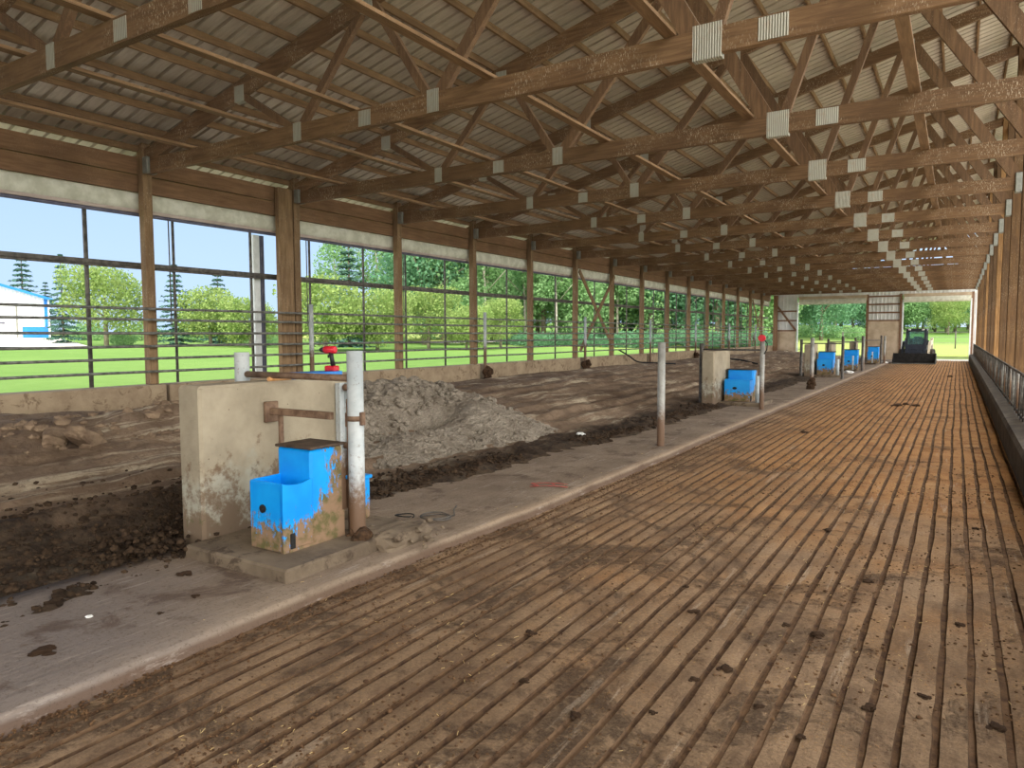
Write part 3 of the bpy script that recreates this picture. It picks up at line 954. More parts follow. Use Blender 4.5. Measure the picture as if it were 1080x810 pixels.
# concrete footing lumps
m = MB(); V, F = ICO3; vs = []
for v in V:
    k = max(abs(v[0]), abs(v[1]), abs(v[2])); q = 1/k**.85; n = 1+.16*fbm(v[0]*3.2, v[1]*3.2, v[2]*3.2, 4)
    vs.append((v[0]*q*.17*n, v[1]*q*.28*n, v[2]*q*.10*n))
m.add(vs, F)
r = random.Random(12)
for i in range(40): m.lump((r.gauss(0,.13), r.gauss(0,.20), r.uniform(-.02,.09)), r.uniform(.012,.04), (1,1.2,.8), i*2.1, .5)
o = m.build('crumbled_footing', CONC_PAD); o.location = (-3.70, 4.20, .10)
tag(o, 'crumbled concrete footing around the base of the front white guard post', 'footing')
m = MB(); r = random.Random(4)
for i in range(16): m.lump((r.gauss(0,.06), r.gauss(0,.05), r.uniform(0,.10)), r.uniform(.03,.065), (1,1,1), i*3, .5, 0, True)
o = m.build('manure_crust', CLOD); o.location = (-3.83, 3.90, .09)
tag(o, 'dark manure caked at the foot of the front white guard post', 'manure')
m = MB(); r = random.Random(9)
for i in range(170):
    s = r.uniform(.012,.035); m.lump((r.gauss(0,.2), r.gauss(0,.24), .02+abs(r.gauss(0,.05))), s, (1,1,.8), i*2.3, .5)
o = m.build('manure_heap', SOILCLOD); o.location = (-5.1, 3.02, .10)
tag(o, 'heap of dark crumbly manure at the near foot of the nearest divider', 'manure', None, 'stuff')
# cordless drill, slab and stub on the divider top
e = empty('cordless_drill', (-4.88, 4.64, 1.376), math.radians(190)); tag(e, 'red and black cordless drill standing on top of the nearest divider', 'drill')
m = MB(); m.tube([(-.075,0,.195),(-.07,0,.195),(.035,0,.195),(.05,0,.195)], [.022,.033,.034,.026], 14); m.bbox(-.03,.04,-.03,.03,.165,.20,.012); m.build('motor_housing', RED, e)
m = MB(); m.tube([(.05,0,.195),(.085,0,.195),(.10,0,.195)], [.024,.022,.012], 12); m.build('chuck', DRILLBLK, e)
m = MB(); m.tube([(-.02,0,.175),(-.03,0,.12),(-.045,0,.05)], [.021,.019,.022], 10); m.build('handle', DRILLBLK, e)
m = MB(); m.bbox(-.09,.03,-.038,.038,0,.05,.01); m.build('battery', RED, e)
m = MB(); m.bbox(0,.012,-.008,.008,.12,.15,.003); m.build('trigger', DRILLBLK, e)
o = MB(); o.bbox(-.11,.11,-.30,.28,0,.05,.006); o = o.build('blue_board', BLUEBOX); o.location = (-4.90, 4.44, 1.326)
tag(o, 'flat blue board lying on the divider top beneath the drill', 'board')
m = MB(); m.tube([(0,0,0),(.03,-.52,0)], .018, 10); o = m.build('wooden_handle', ORANGE); o.location = (-4.84, 4.42, 1.343)
tag(o, 'short wooden rod lying along the top of the nearest divider', 'rod')

# standalone bollards along the walkway
bol = MB(); bol.pipe((0,0,0), (0,0,1.52), .055); bol.v  # hollow pipe
bol0 = bol.build('steel_bollard', PIPE_G)
for i, (x, y, lab) in enumerate(((-3.63, 9.9, 'lone white pipe post on the walkway between the first two waterers'), (-3.62, 22.5, 'lone pipe post with a dark muddy foot between the second and third waterers'), (-3.55, 35.3, 'lone dark pipe post close in front of the fifth waterer'), (-3.42, 44.6, 'last lone pipe post near the loader bucket'))):
    o = bol0 if i == 0 else bol0.copy()
    if i: COL.objects.link(o)
    o.location = (x, y, .07); tag(o, lab, 'post', 'lone pipe posts on the walkway')
m = MB(); r = random.Random(14)
for i in range(12): m.lump((r.gauss(0,.04), r.gauss(0,.04), r.uniform(0,.28)), r.uniform(.05,.09), (1,1,1.2), i*3, .5, 0, True)
o = m.build('manure_crust', CLOD); o.location = (-3.62, 22.47, .08)
tag(o, 'dark manure caked on the foot of the lone post before the third waterer', 'manure')

# further stations
STN = [('second', 15.95, 17.3, 16.55, (-3.56, 15.9), (-4.98, 16.2), -4.55, 1.55),
       ('third', 28.7, 30.0, 29.2, (-3.48, 28.0), (-4.95, 28.4), -4.52, 1.5),
       ('fourth', 33.7, 34.9, 33.9, (-3.5, 34.5), (-4.7, 33.2), -4.2, 1.5),
       ('fifth', 42.0, 43.3, 42.2, (-3.5, 43.4), (-4.6, 41.9), -4.05, 1.4)]
COLM = m_simple('grey plastic sleeve', srgb(176,186,186), srgb(206,212,210), 8, .6)
for nm, y0, y1, yw, pf, pr, xw, sc in STN:
    divider(-4.90, -4.62, y0, y1, 1.32, f'{nm} grey brown concrete divider wall from the camera', .0)
    pad(-4.61, -3.68, y0+.35, y1+.3, .06, .16, f'concrete pad under the {nm} blue waterer')
    w = dup(wat0, (xw, yw, .16), 0, (sc*1.05, 1.25, 1.02 if nm == 'second' else 1.22))
    tag(w, f'{nm} blue livestock waterer from the camera, standing on its pad', 'waterer', 'blue livestock waterers')
    sl = MB(); sl.tube([(0,0,0),(0,0,.60)], .06, 12); o = sl.build('pipe_sleeve', COLM); o.location = (-3.80, yw+.05, .16)
    tag(o, f'short pale pipe sleeve beside the {nm} blue waterer', 'pipe sleeve', 'pale pipe sleeves')
    guard(f'{nm} pipe guard with two posts and a dark rail around the {nm} divider', pf, pr, 1.62, 1.50, .07, .07, 1.36, (PIPE_G if nm == 'second' else DARKPIPE, DARKPIPE, DARKPIPE), .05, .022)
# red reel on the second guard post
e = empty('red_reel', (-3.56, 15.84, 1.62)); tag(e, 'small round red reel hung on the front post of the second guard', 'reel')
m = MB(); m.tube([(0,-.05,0),(0,.02,0)], .075, 18); m.tube([(0,-.06,0),(0,-.05,0)], .05, 12); m.build('disc', RED, e)
m = MB(); m.tube([(.06,0,-.05),(.11,0,-.12),(.10,0,-.25),(.05,0,-.34)], .012, 8); m.build('cord', BLACK, e)

# ------------------------------------------------------------------ small things on walkway
def coil(name, c, r, turns, lab, seed, tail=None, rad=.006, mat=None):
    rr = random.Random(seed); pts = []
    n = 26*turns
    for i in range(n+1):
        t = 2*PI*turns*i/n
        k = r*(1+.10*math.sin(t*.37+seed)+.05*rr.uniform(-1,1)*.3)
        pts.append((k*math.cos(t), k*.85*math.sin(t), .010 + .014*i/n + .006*math.sin(t*1.7)))
    if tail: pts += tail
    m = MB(); m.tube(pts, rad, 6); o = m.build(name, mat or BLACK); o.location = c
    return tag(o, lab, 'cable')
coil('cable_coil', (-4.10, 4.75, .093), .085, 1, 'small tight loop of black cable on the walkway beyond the first guard post', 2)
coil('cable_coil', (-3.84, 4.86, .093), .13, 2, 'larger loose loop of grey wire on the walkway with its tail', 5, [(.12,.12,.02),(-.02,.30,.012),(-.10,.45,.01)], .006, DARKPIPE)
m = MB(); r = random.Random(2)
def stroke(pts, w):
    P = []
    for i in range(len(pts)-1):
        for q in range(8):
            t = q/8; P.append((pts[i][0]+(pts[i+1][0]-pts[i][0])*t, pts[i][1]+(pts[i+1][1]-pts[i][1])*t))
    rows = []
    for i, p in enumerate(P[:-1]):
        dx, dy = P[i+1][0]-p[0], P[i+1][1]-p[1]; L = math.hypot(dx, dy) or 1; k = w*r.uniform(.55,1.2)
        rows.append([(p[0]-dy/L*k, p[1]+dx/L*k, 0), (p[0]+dy/L*k, p[1]-dx/L*k, 0)])
    m.grid(rows)
stroke([(-.20,.10),(-.05,.13),(.10,.10),(.22,.02)], .018); stroke([(-.22,-.06),(-.05,-.02),(.12,-.06),(.20,-.12)], .020)
stroke([(-.20,.10),(-.13,.0),(-.22,-.06)], .016); stroke([(.02,.11),(.06,-.03)], .014)
o = m.build('paint_mark', PINK); o.location = (-3.66, 6.62, .0885); o.rotation_euler = (0,0,.55)
tag(o, 'faded red sprayed paint mark on the walkway', 'paint mark')
def litter(loc, s, lab, seed=1):
    m = MB(); m.lump((0,0,0), s, (1,1.3,.45), seed, .7, 0, True); o = m.build('litter', PAPER); o.location = loc
    return tag(o, lab, 'litter', 'white scraps of litter')
litter((-4.98, 10.0, soil_z(-4.98,10)+.02), .06, 'white crumpled scrap on the dirt beyond the gravel pile')
litter((-4.2, 2.1, .085), .016, 'tiny white scrap on the walkway at far left')
litter((-3.8, 32.6, .11), .16, 'white scrap on the walkway before the fourth waterer')
litter((-3.45, 45.2, .1), .15, 'white bundle on the walkway beside the loader bucket')
def hose(name, pts, r, lab, mat=BLACK):
    m = MB(); P = []
    for i in range(len(pts)-1):
        p, q = Vector(pts[i]), Vector(pts[i+1])
        for t in range(6): P.append(p.lerp(q, t/6))
    P.append(Vector(pts[-1]))
    P = [sum((P[max(0,min(len(P)-1,i+j))] for j in (-2,-1,0,1,2)), Vector())/5 for i in range(len(P))]
    m.tube(P, r, 8); o = m.build(name, mat)
    return tag(o, lab, 'hose')
hose('rubber_hose', [(-11.05,25.3,1.15),(-10.85,25.9,.9),(-10.6,26.2,.62),(-10.2,26.7,soil_z(-10.2,26.7)+.04),(-9.4,27.5,soil_z(-9.4,27.5)+.03)], .03, 'black hose hanging over the left curb beyond the X brace')
hose('rubber_hose', [(-10.5,35.5,.9),(-9.6,35.2,soil_z(-9.6,35.2)+.05),(-8.6,34.0,soil_z(-8.6,34)+.05),(-7.6,33.4,soil_z(-7.6,33.4)+.05)], .04, 'black hose trailing over the dirt behind the second divider')

# crumbs and clods on the alley
cl0 = None; r = random.Random(21)
spots = [(-.62,4.22,.034),(-.80,4.28,.024),(-.28,3.52,.030),(-.46,5.35,.032),(.06,4.80,.030),(-.07,3.75,.022),(.19,3.62,.026),(-.95,3.55,.03),(-1.05,3.35,.024),(-.72,3.25,.02),(-.5,3.1,.02),(-1.3,4.2,.03),(-1.5,4.6,.024),(.35,4.1,.02),(-2.0,3.4,.025),(-.9,6.6,.03),(.2,7.3,.03),(-1.15,19.0,.09),(-1.0,19.4,.08),(-.75,19.2,.07),(-2.2,13,.05),(-.2,33,.07),(-1.4,2.75,.02),(-1.1,2.95,.018),(-1.75,2.9,.02)]
for i, (x, y, s) in enumerate(spots):
    if cl0 is None:
        m = MB()
        for q in range(6): m.lump((r.gauss(0,.55), r.gauss(0,.55), r.uniform(.1,.5)), r.uniform(.35,.8), (1.2,1,.7), q*5, .5)
        cl0 = m.build('manure_clod', CLOD); o = cl0
    else:
        o = cl0.copy(); COL.objects.link(o)
    o.location = (x, y, .0); o.scale = (s*r.uniform(.8,1.5), s*r.uniform(.8,1.3), s*.75); o.rotation_euler = (0,0,r.uniform(0,6.2))
    tag(o, 'small dark clod of manure lying on the grooved alley floor', 'manure clod', 'manure clods on the alley')
for i, (x, y, s) in enumerate(((-3.98,2.62,.022),(-3.92,1.72,.05),(-3.9,2.35,.016),(-4.4,2.85,.045))):
    o = cl0.copy(); COL.objects.link(o); o.location = (x, y, .08); o.scale = (s*1.3, s, s*.5); o.rotation_euler = (0,0,i)
    tag(o, 'flattened clod of manure on the near stretch of walkway', 'manure clod', 'manure clods on the walkway')
m = MB(); r = random.Random(31)
for i in range(9000):
    y = 1.6 + 9*r.random()**1.7
    x = r.uniform(-3.3, .6)
    d = fbm(x*1.1, y*1.1, 6, 4)
    if d < .06 and r.random() > .16: continue
    s = r.uniform(.0022, .008)*(1.7 if r.random() < .05 else 1)
    m.lump((x, y, .002+s*.3), s, (1.3, 1, .7), r.random()*90, .5)
for i in range(2600):
    y = 1.0 + 14*r.random()**1.3; x = -3.41 + abs(r.gauss(0,.13)); s = r.uniform(.0025,.009)
    m.lump((x, y, s*.4), s, (1.2,1.2,.8), r.random()*90, .5)
o = m.build('manure_crumbs', MANURE); tag(o, 'fine crumbs of manure and bedding scattered over the grooved alley', 'manure', None, 'stuff')
m = MB(); r = random.Random(41)
for i in range(1100):
    y = 1.7 + 8*r.random()**1.5; x = r.uniform(-3.6, .55); a = r.uniform(0, PI); L = r.uniform(.006,.028)
    if fbm(x*1.1, y*1.1, 6, 4) < 0: continue
    z = .006 if x > -3.4 else .088
    p = Vector((x, y, z)); d = Vector((math.cos(a)*L, math.sin(a)*L, r.uniform(0,.006)))
    m.beam(p, p+d, .0022, .0018, (0,0,1))
STRAW = m_simple('dry straw', srgb(196,164,108), srgb(218,190,136), 20, .9)
o = m.build('straw_bits', STRAW); tag(o, 'bits of dry straw scattered over the alley floor', 'straw', None, 'stuff')

# ------------------------------------------------------------------ compact loader
def loader():
    e = empty('skid_steer_loader', (-1.98, 47.45, 0), math.radians(-3))
    tag(e, 'dark compact loader with cream arms and a wide bucket parked before the far doorway', 'loader')
    # bucket (front faces -y)
    m = MB(); prof = [(-1.75,.03),(-1.0,.03),(-.92,.10),(-.92,.56),(-1.0,.60),(-1.04,.56),(-1.04,.14),(-1.10,.08),(-1.75,.06)]
    m.prism(prof, -1.06, 1.06, 'x')
    side = [(-1.75,.03),(-.98,.03),(-.92,.10),(-.92,.60),(-1.15,.60)]
    for x in (-1.07, 1.03): m.prism(side, x, x+.04, 'x')
    m.box(-1.06, 1.06, -1.2, -1.12, .04, .56) if False else None
    bk = m.build('bucket', BUCKET, e)
    m = MB(); m.box(-1.08, 1.08, -1.79, -1.66, .02, .05); m.build('cutting_edge', DARKSTEEL, bk)
    # chassis
    m = MB()
    m.prism([(-.75,.28),(1.15,.28),(1.25,.5),(1.25,1.05),(.95,1.15),(-.2,1.0),(-.72,.62)], -.52, .52, 'x')
    m.build('chassis', LOADER, e)
    # cab: pillars, roof, screens
    cab = MB()
    for x in (-.46, .46):
        cab.beam((x,-.70,.62), (x,-.42,1.90), .13, .10, (1,0,0)); cab.beam((x,.62,.95), (x,.58,1.90), .07, .08, (1,0,0))
        cab.beam((x,-.70,.66), (x,.62,.98), .06, .08, (1,0,0)); cab.beam((x,-.42,1.9), (x,.58,1.9), .07, .07, (1,0,0))
    cab.bbox(-.52, .52, -.52, .70, 1.90, 2.0, .03)
    cab.beam((-.46,-.70,.66), (.46,-.70,.66), .08, .08, (0,0,1)); cab.beam((-.46,-.44,1.86), (.46,-.44,1.86), .07, .07, (0,0,1))
    cb = cab.build('cab', LOADER, e)
    m = MB(); m.beam((-.0,-.60,1.10), (-.0,-.44,1.82), .80, .012, (1,0,0)); m.build('windscreen', GLASS, cb)
    m = MB(); m.beam((0,-.70,.62), (0,-.60,1.10), .86, .03, (1,0,0)); m.bbox(-.30,.30,-.74,-.68,.62,.80,.02); m.build('front_panel', LOADER, cb)
    m = MB(); m.bbox(-.44,.44,.56,.62,.95,1.45,.02); m.build('rear_panel', LOADER, cb)
    m = MB(); m.bbox(-.24,.24,.1,.5,.85,1.0,.03); m.bbox(-.22,.22,.42,.54,1.0,1.55,.04); m.build('seat', SEATM, cb)
    m = MB()
    for x in (-.34,.34): m.bbox(x-.07, x+.07, -.56, -.50, 1.90, 1.98, .02)
    m.build('work_light', PAPER, cb)
    # arms
    for sx in (-1, 1):
        m = MB(); x = sx*.66
        m.beam((x,1.1,1.25), (x,-.25,1.12), .12, .24, (1,0,0)); m.beam((x,-.2,1.16), (x,-.82,.42), .12, .20, (1,0,0))
        m.beam((x,1.15,.55), (x,1.05,1.45), .13, .26, (1,0,0)); m.build('lift_arm', CREAM if sx > 0 else LOADER, e)
        m = MB(); m.tube([(x*.82,.55,.7),(x*.82,-.45,.72)], .05, 10); m.tube([(x*.82,-.45,.72),(x*.82,-.75,.5)], .03, 10); m.build('cylinder', DARKSTEEL, e)
    m = MB(); m.bbox(-.50,.50,-.95,-.82,.14,.52,.02); m.bbox(-.36,-.28,-.98,-.78,.2,.62,.01); m.bbox(.28,.36,-.98,-.78,.2,.62,.01); m.build('coupler', LOADER, e)
    # tyres
    for x in (-.72, .72):
        for y in (-.42, .72):
            m = MB(); n = 28
            pr = [(-.15,.20),(-.15,.33),(-.12,.385),(0,.40),(.12,.385),(.15,.33),(.15,.20)]
            rows = []
            for i in range(n+1):
                t = 2*PI*i/n; lug = .022 if i % 2 else 0
                rows.append([(x+a, y+(b+(lug if b > .34 else 0))*math.cos(t), .41+(b+(lug if b > .34 else 0))*math.sin(t)) for a, b in pr])
            m.grid(rows, 0, False); w = m.build('wheel', TYRE, e)
            m = MB(); m.tube([(x-.10,y,.41),(x+.10,y,.41)], .21, 18); m.tube([(x-.13,y,.41),(x+.13,y,.41)], .08, 12); m.build('rim', CREAM, w)
    m = MB(); m.bbox(-.5,.5,1.2,1.32,.45,1.35,.05); m.build('engine_door', LOADER, e)
    return e
loader()

# ------------------------------------------------------------------ outside ground
def gz(x, y):
    z = 0.35
    if x < -12: z += .018*min(-x-12, 75)
    if y > YB:
        f = sstep(-14, -9, x)
        z = z*(1-f) + f*0.0
        z += .030*max(0, y-YB-6)
    return z
def ground():
    m = MB(); xs = [-170,-130,-100,-80,-60,-45,-30,-20,-14,-11.4]; rows = []
    ys = [-40,-20,0,10,20,30,40,50,YB,YB+.5,YB+3,YB+8,60,70,80,95,110,130,160]
    for y in ys: rows.append([(x, y, gz(x, y) - (0 if x < -11.5 else .0)) for x in xs])
    m.grid(rows)
    xs = [-11.4,-9,-5,0,5,12,25,50,90]; rows = []
    for y in [YB+.3, YB+3, YB+8, 60, 64, 70, 80, 95, 110, 130, 160]:
        rows.append([(x, y, gz(max(x,-9), y) - .03 if x > -11.4 else gz(-11.4, y)) for x in xs])
    m.grid(rows)
    # ground on the right of the feed curb further out
    m.grid([[(14,-40,.0),(90,-40,.0)],[(14,YB,.0),(90,YB,.0)]])
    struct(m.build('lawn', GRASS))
    m = MB(); m.grid([[(1.2,-40,.02),(14,-40,.02)],[(1.2,YB+.4,.02),(14,YB+.4,.02)]]); struct(m.build('feed_lane', APRON))
    m = MB(); m.grid([[(-11.2,YB-.2,-.015),(1.2,YB-.2,-.015)],[(-11.2,YB+2.6,.01),(1.2,YB+2.6,.01)]]); struct(m.build('gravel_apron', APRON))
    m = MB(); m.grid([[(-11.2,-40,-.25),(1.0,-40,-.25)],[(-11.2,YB,-.35),(1.0,YB,-.35)]]); struct(m.build('sub_base', DIRT))
    m = MB(); m.grid([[(-15.5,-40,.44),(-11.37,-40,.44)],[(-15.5,YB+2,.44),(-11.37,YB+2,.44)]]); struct(m.build('bounce_strip', APRON))  # hidden pale strip added to bounce light onto the left soffit
    # drive in front of the shed, and a pale field track further right
    a = [bearing_point(u, d) for u, d in ((-60,44),(100,44),(62,70),(-60,70))]
    m = MB(); rows = []
    for i in range(9):
        t = i/8; l = Vector(a[0]).lerp(Vector(a[3]), t); q = Vector(a[1]).lerp(Vector(a[2]), t)
        rows.append([(p.x, p.y, gz(p.x, p.y)+.04) for p in [l.lerp(q, s/8) for s in range(9)]])
    m.grid(rows); struct(m.build('drive', ROAD))
    a = [bearing_point(u, d) for u, d in ((330,62),(560,76),(560,80),(330,67))]
    m = MB(); rows = []
    for i in range(3):
        t = i/2; l = Vector(a[0]).lerp(Vector(a[3]), t); q = Vector(a[1]).lerp(Vector(a[2]), t)
        rows.append([(p.x, p.y, gz(p.x, p.y)+.05) for p in [l.lerp(q, s/10) for s in range(11)]])
    m.grid(rows); struct(m.build('field_track', ROAD))
ground()

# shed
def shed():
    x, y = bearing_point(-28, 68)
    e = empty('white_shed', (x, y, gz(x, y)-.05), math.radians(64))
    tag(e, 'white steel shed with blue trim and a big roll door beyond the lawn', 'shed')
    W, D, E, K = 6.0, 9.0, 3.9, 5.9
    m = MB()
    p = []; t = -W
    while t < W: p += [(t,0),(t+.14,0),(t+.17,-.03),(t+.21,-.03)]; t += .3
    p.append((W,0))
    roofz = lambda q: E + (K-E)*(1-abs(q)/W)
    m.grid([[(q,b,0) for q,b in p],[(q,b,roofz(q)) for q,b in p]], 0, False)
    m.box(-W, -W+.05, 0, D, 0, E); m.box(W-.05, W, 0, D, 0, E); m.box(-W, W, D-.05, D, 0, E)
    m.build('wall', SHED, e)
    m = MB()
    for s in (-1,1): m.beam((0,D/2-.3,K+.08), (s*(W+.5),D/2-.3,E-.02), D+1, .1, (0,1,0))
    m.build('roof', SHEDROOF, e)
    m = MB()
    for s in (-1,1): m.beam((0,-.85,K+.02), (s*(W+.5),-.85,E-.10), .06, .24, (0,1,0))
    m.box(W-.25, W+.03, -.06, 0, 0, E); m.box(-W-.03, -W+.25, -.06, 0, 0, E)
    m.build('fascia', SHEDBLUE, e)
    for a in (W-2.1, -W+.2):
        m = MB(); m.box(a, a+1.9, -.055, 0, 0, 1.15); m.build('wainscot', SHEDBLUE, e)
    d = m = MB(); m.bbox(-1.2, 3.4, -.1, 0, 0, 3.3, .01)
    for i in range(1,6): m.box(-1.2, 3.4, -.105, -.09, i*.55-.01, i*.55+.01)
    dd = m.build('roll_door', WHITE, e)
    m = MB()
    for x0 in (-1.35, 3.4): m.box(x0, x0+.15, -.13, 0, 0, 3.45)
    m.box(-1.35, 3.55, -.13, 0, 3.3, 3.45); m.build('door_frame', DARKSTEEL, dd)
    m = MB(); m.box(1.9, 2.5, -.115, -.1, 1.4, 1.62); m.build('pane', DKROLL, dd)
    return e
shed()

# ------------------------------------------------------------------ trees
def leafcloud(m, blobs, n, size, seed, droop=0.0, mi=0):
    r = random.Random(seed)
    tot = sum(b[3]*b[4] for b in blobs)
    for b in blobs:
        k = int(n*b[3]*b[4]/tot)
        for i in range(k):
            u = r.uniform(-1,1); t = r.uniform(0,2*PI); q = math.sqrt(1-u*u)
            rad = r.random()**.33
            if r.random() < .6: rad = r.uniform(.82, 1.06)
            p = Vector((b[0]+q*math.cos(t)*b[3]*rad, b[1]+q*math.sin(t)*b[3]*rad, b[2]+u*b[4]*rad))
            p += Vector((r.gauss(0,1), r.gauss(0,1), r.gauss(0,1)))*size*.5
            s = size*r.uniform(.6,1.3)
            a = Vector((r.gauss(0,1), r.gauss(0,1), r.gauss(0,1) - droop)).normalized()
            c = a.cross(Vector((r.gauss(0,1), r.gauss(0,1), r.gauss(0,1)))).normalized()
            w = c*s*.42; l = a*s
            m.add([tuple(p), tuple(p+l*.45+w), tuple(p+l), tuple(p+l*.5-w)], [(0,1,2,3)], mi)
def trunk(m, h, r, seed, limbs=5, spread=.6):
    q = random.Random(seed)
    m.tube([(0,0,-.2),(q.gauss(0,.05),0,h*.35),(q.gauss(0,.12),q.gauss(0,.1),h*.7),(0,0,h)], [r*1.2,r,r*.7,r*.25], 9)
    for i in range(limbs):
        t = q.uniform(.35,.8); a = q.uniform(0,2*PI); L = h*spread*q.uniform(.4,.7)
        p = Vector((0,0,h*t)); m.tube([p, p+Vector((math.cos(a)*L*.5, math.sin(a)*L*.5, L*.4)), p+Vector((math.cos(a)*L, math.sin(a)*L, L*.65))], [r*.45,r*.3,r*.12], 6)
def tree_proto(name, leaf, blobs, n, size, th, tr, seed, droop=0, bark=None, limbs=6):
    e = empty(name)
    m = MB(); leafcloud(m, blobs, n, size, seed, droop); m.build('foliage', leaf, e)
    m = MB(); trunk(m, th, tr, seed, limbs); m.build('trunk', bark or BARK, e)
    return e
def round_blobs(seed, R, H, base, n=11):
    r = random.Random(seed); out = [(0,0,base+(H-base)*.5, R*.72, (H-base)*.42)]
    for i in range(n):
        a = 2*PI*i/n + r.uniform(-.2,.2); t = r.uniform(.15,.9); rr = R*(.62 if t > .6 else .72)*r.uniform(.75,1.05)
        out.append((math.cos(a)*rr*.8, math.sin(a)*rr*.8, base+(H-base)*t*.86+.2, R*r.uniform(.28,.42), (H-base)*r.uniform(.14,.22)))
    return out
def spruce_proto(seed, H, R):
    e = empty('spruce_tree'); m = MB(); r = random.Random(seed)
    tiers = 17
    for t in range(tiers):
        f = t/(tiers-1); z = H*(.05+.93*f); rad = R*(1-f)**.85+.06
        nb = int(13*(1-f)+5)
        for i in range(nb):
            a = 2*PI*i/nb + r.uniform(-.25,.25)+t*.6; L = rad*r.uniform(.75,1.12)
            for q in range(12):
                s = L*(.12+.88*q/11); p = Vector((math.cos(a)*s, math.sin(a)*s, z - s*.28 + .10*(q/11)**2*L + r.gauss(0,.03)))
                for w in range(2):
                    side = (w*2-1)*r.uniform(.4,1.0); aa = a+side
                    d = Vector((math.cos(aa), math.sin(aa), -.35+r.gauss(0,.2)))*r.uniform(.16,.34)*(.5+.5*H/8)
                    n = d.cross(Vector((0,0,1))).normalized()*.07*(H/7) + Vector((0,0,r.gauss(0,.03)))
                    m.add([tuple(p), tuple(p+d*.5+n), tuple(p+d), tuple(p+d*.5-n)], [(0,1,2,3)])
    m.build('foliage', LEAF_S, e)
    m = MB(); m.tube([(0,0,-.2),(0,0,H*.5),(0,0,H*.98)], [H*.018,H*.012,.02], 8); m.build('trunk', BARK, e)
    return e
def put(proto, u, d, sc, lab, cat='tree', group=None, rz=0, used=set(), sz=None):
    x, y = bearing_point(u, d)
    if proto.name not in used: used.add(proto.name); o = proto
    else: o = dup(proto)
    o.location = (x, y, gz(x, y)-.05); o.rotation_euler = (0,0,rz); o.scale = (sc, sc, sz or sc)
    return tag(o, lab, cat, group)
SPR = spruce_proto(1, 7.0, 1.9)
RND = tree_proto('ornamental_tree', LEAF_Y, round_blobs(3, 2.9, 5.3, .7, 14), 8600, .155, 3.2, .13, 3, .9)
RND2 = tree_proto('ornamental_tree', LEAF_Y, round_blobs(13, 2.6, 4.2, .35, 13), 8200, .15, 2.4, .11, 13, 1.1)
DEC = tree_proto('deciduous_tree', LEAF_G, round_blobs(5, 4.2, 13, 1.6, 20), 8500, .29, 9.5, .24, 5)
DEC2 = tree_proto('deciduous_tree', LEAF_D, round_blobs(6, 4.4, 12, .8, 20), 8500, .30, 9, .24, 6)
DEC3 = tree_proto('deciduous_tree', LEAF_G, [(0,0,9,2.0,3.2),(1.3,.4,11,1.6,1.8),(-1.4,.3,7.4,1.5,1.5),(.6,-1.2,6,1.4,1.3),(-.5,.9,12.5,1.3,1.4)], 3000, .30, 12, .13, 8, 0, BIRCH, 4)
SHR = tree_proto('shrub', LEAF_G, [(0,0,.8,1.5,.8),(1.3,.3,.6,1.0,.6),(-1.2,.2,.7,1.1,.7),(.3,.6,1.1,.9,.6)], 2200, .16, .8, .05, 9, 0, None, 3)
SHR2 = tree_proto('shrub', LEAF_D, [(0,0,.7,1.5,.8),(1.5,.3,.5,1.0,.6),(-1.4,.2,.6,1.1,.6)], 2200, .18, .8, .05, 19, 0, None, 3)
# left view
put(SPR, 26, 80, 1.35, 'dark spruce rising behind the white shed roof')
put(SPR, 67, 54, .72, 'dark spruce standing right of the white shed', rz=1, sz=.98)
put(SPR, 50, 86, .95, 'slim spruce close behind the corner of the white shed', rz=2)
put(RND, 112, 50, 1.12, 'round yellow green tree with a bare trunk on the lawn at left')
put(SPR, 186, 52, .86, 'dark spruce seen just right of the nearest left post', rz=3)
put(RND2, 222, 52, 1.12, 'yellow green tree right of the spruce in the second left bay')
put(SPR, 231, 60, .90, 'spruce tip showing above the yellow green tree in the second left bay', rz=.5)
put(RND2, 264, 50, .92, 'smaller greenish tree just left of the broad boxed post', rz=2)
put(RND2, 343, 44, 1.22, 'rounded yellow green tree just right of the broad boxed post', rz=1)
put(SPR, 369, 54, 1.2, 'tall blue spruce behind the rounded trees in the third left bay', rz=1.4)
put(RND2, 398, 47, 1.05, 'yellow green tree at the third left post', rz=4)
put(RND, 452, 52, .9, 'weeping yellow green tree right of the third left post', rz=2)
put(RND2, 492, 50, .82, 'drooping yellow green tree right of the fourth left post', rz=5)
put(RND, 528, 54, .78, 'pale drooping tree under the tall woodland right of the fourth left post', rz=3.4)
for i, (u, d, s) in enumerate(((88,64,.9),(150,66,.9),(205,66,.95),(250,70,1),(300,64,.9),(372,62,.9),(410,68,.9),(130,52,.55),(275,54,.6))):
    put(SHR, u, d, s*1.1, 'low green shrub in the hedge line beyond the lawn', 'shrub', 'hedge shrubs beyond the lawn', i*1.3)
put(DEC3, 352, 70, .82, 'loose pale crowned tree rising behind the tall blue spruce')
put(DEC3, 396, 74, .95, 'thin crowned tall tree above the third left post', rz=1)
put(DEC, 425, 78, .92, 'tall green tree at the left end of the woodland', rz=2)
W = 'tall green tree in the woodland beyond the lawn'
r = random.Random(77); i = 0
for u in range(452, 840, 15):
    for d in (66 + (u-452)*.02, 82, 98):
        if r.random() < (.35 if d < 75 else .12 if d < 90 else .45): continue
        pr = r.choice((DEC3, DEC3, DEC2, DEC)) if d < 75 else r.choice((DEC, DEC2, DEC2, DEC3, DEC)); i += 1
        dd = d + r.uniform(-4,4)
        put(pr, u + r.uniform(-6,6), dd, r.uniform(.82,1.08)*(dd/80 if dd > 80 else 1), W, 'tree', 'woodland trees beyond the lawn', r.uniform(0,6))
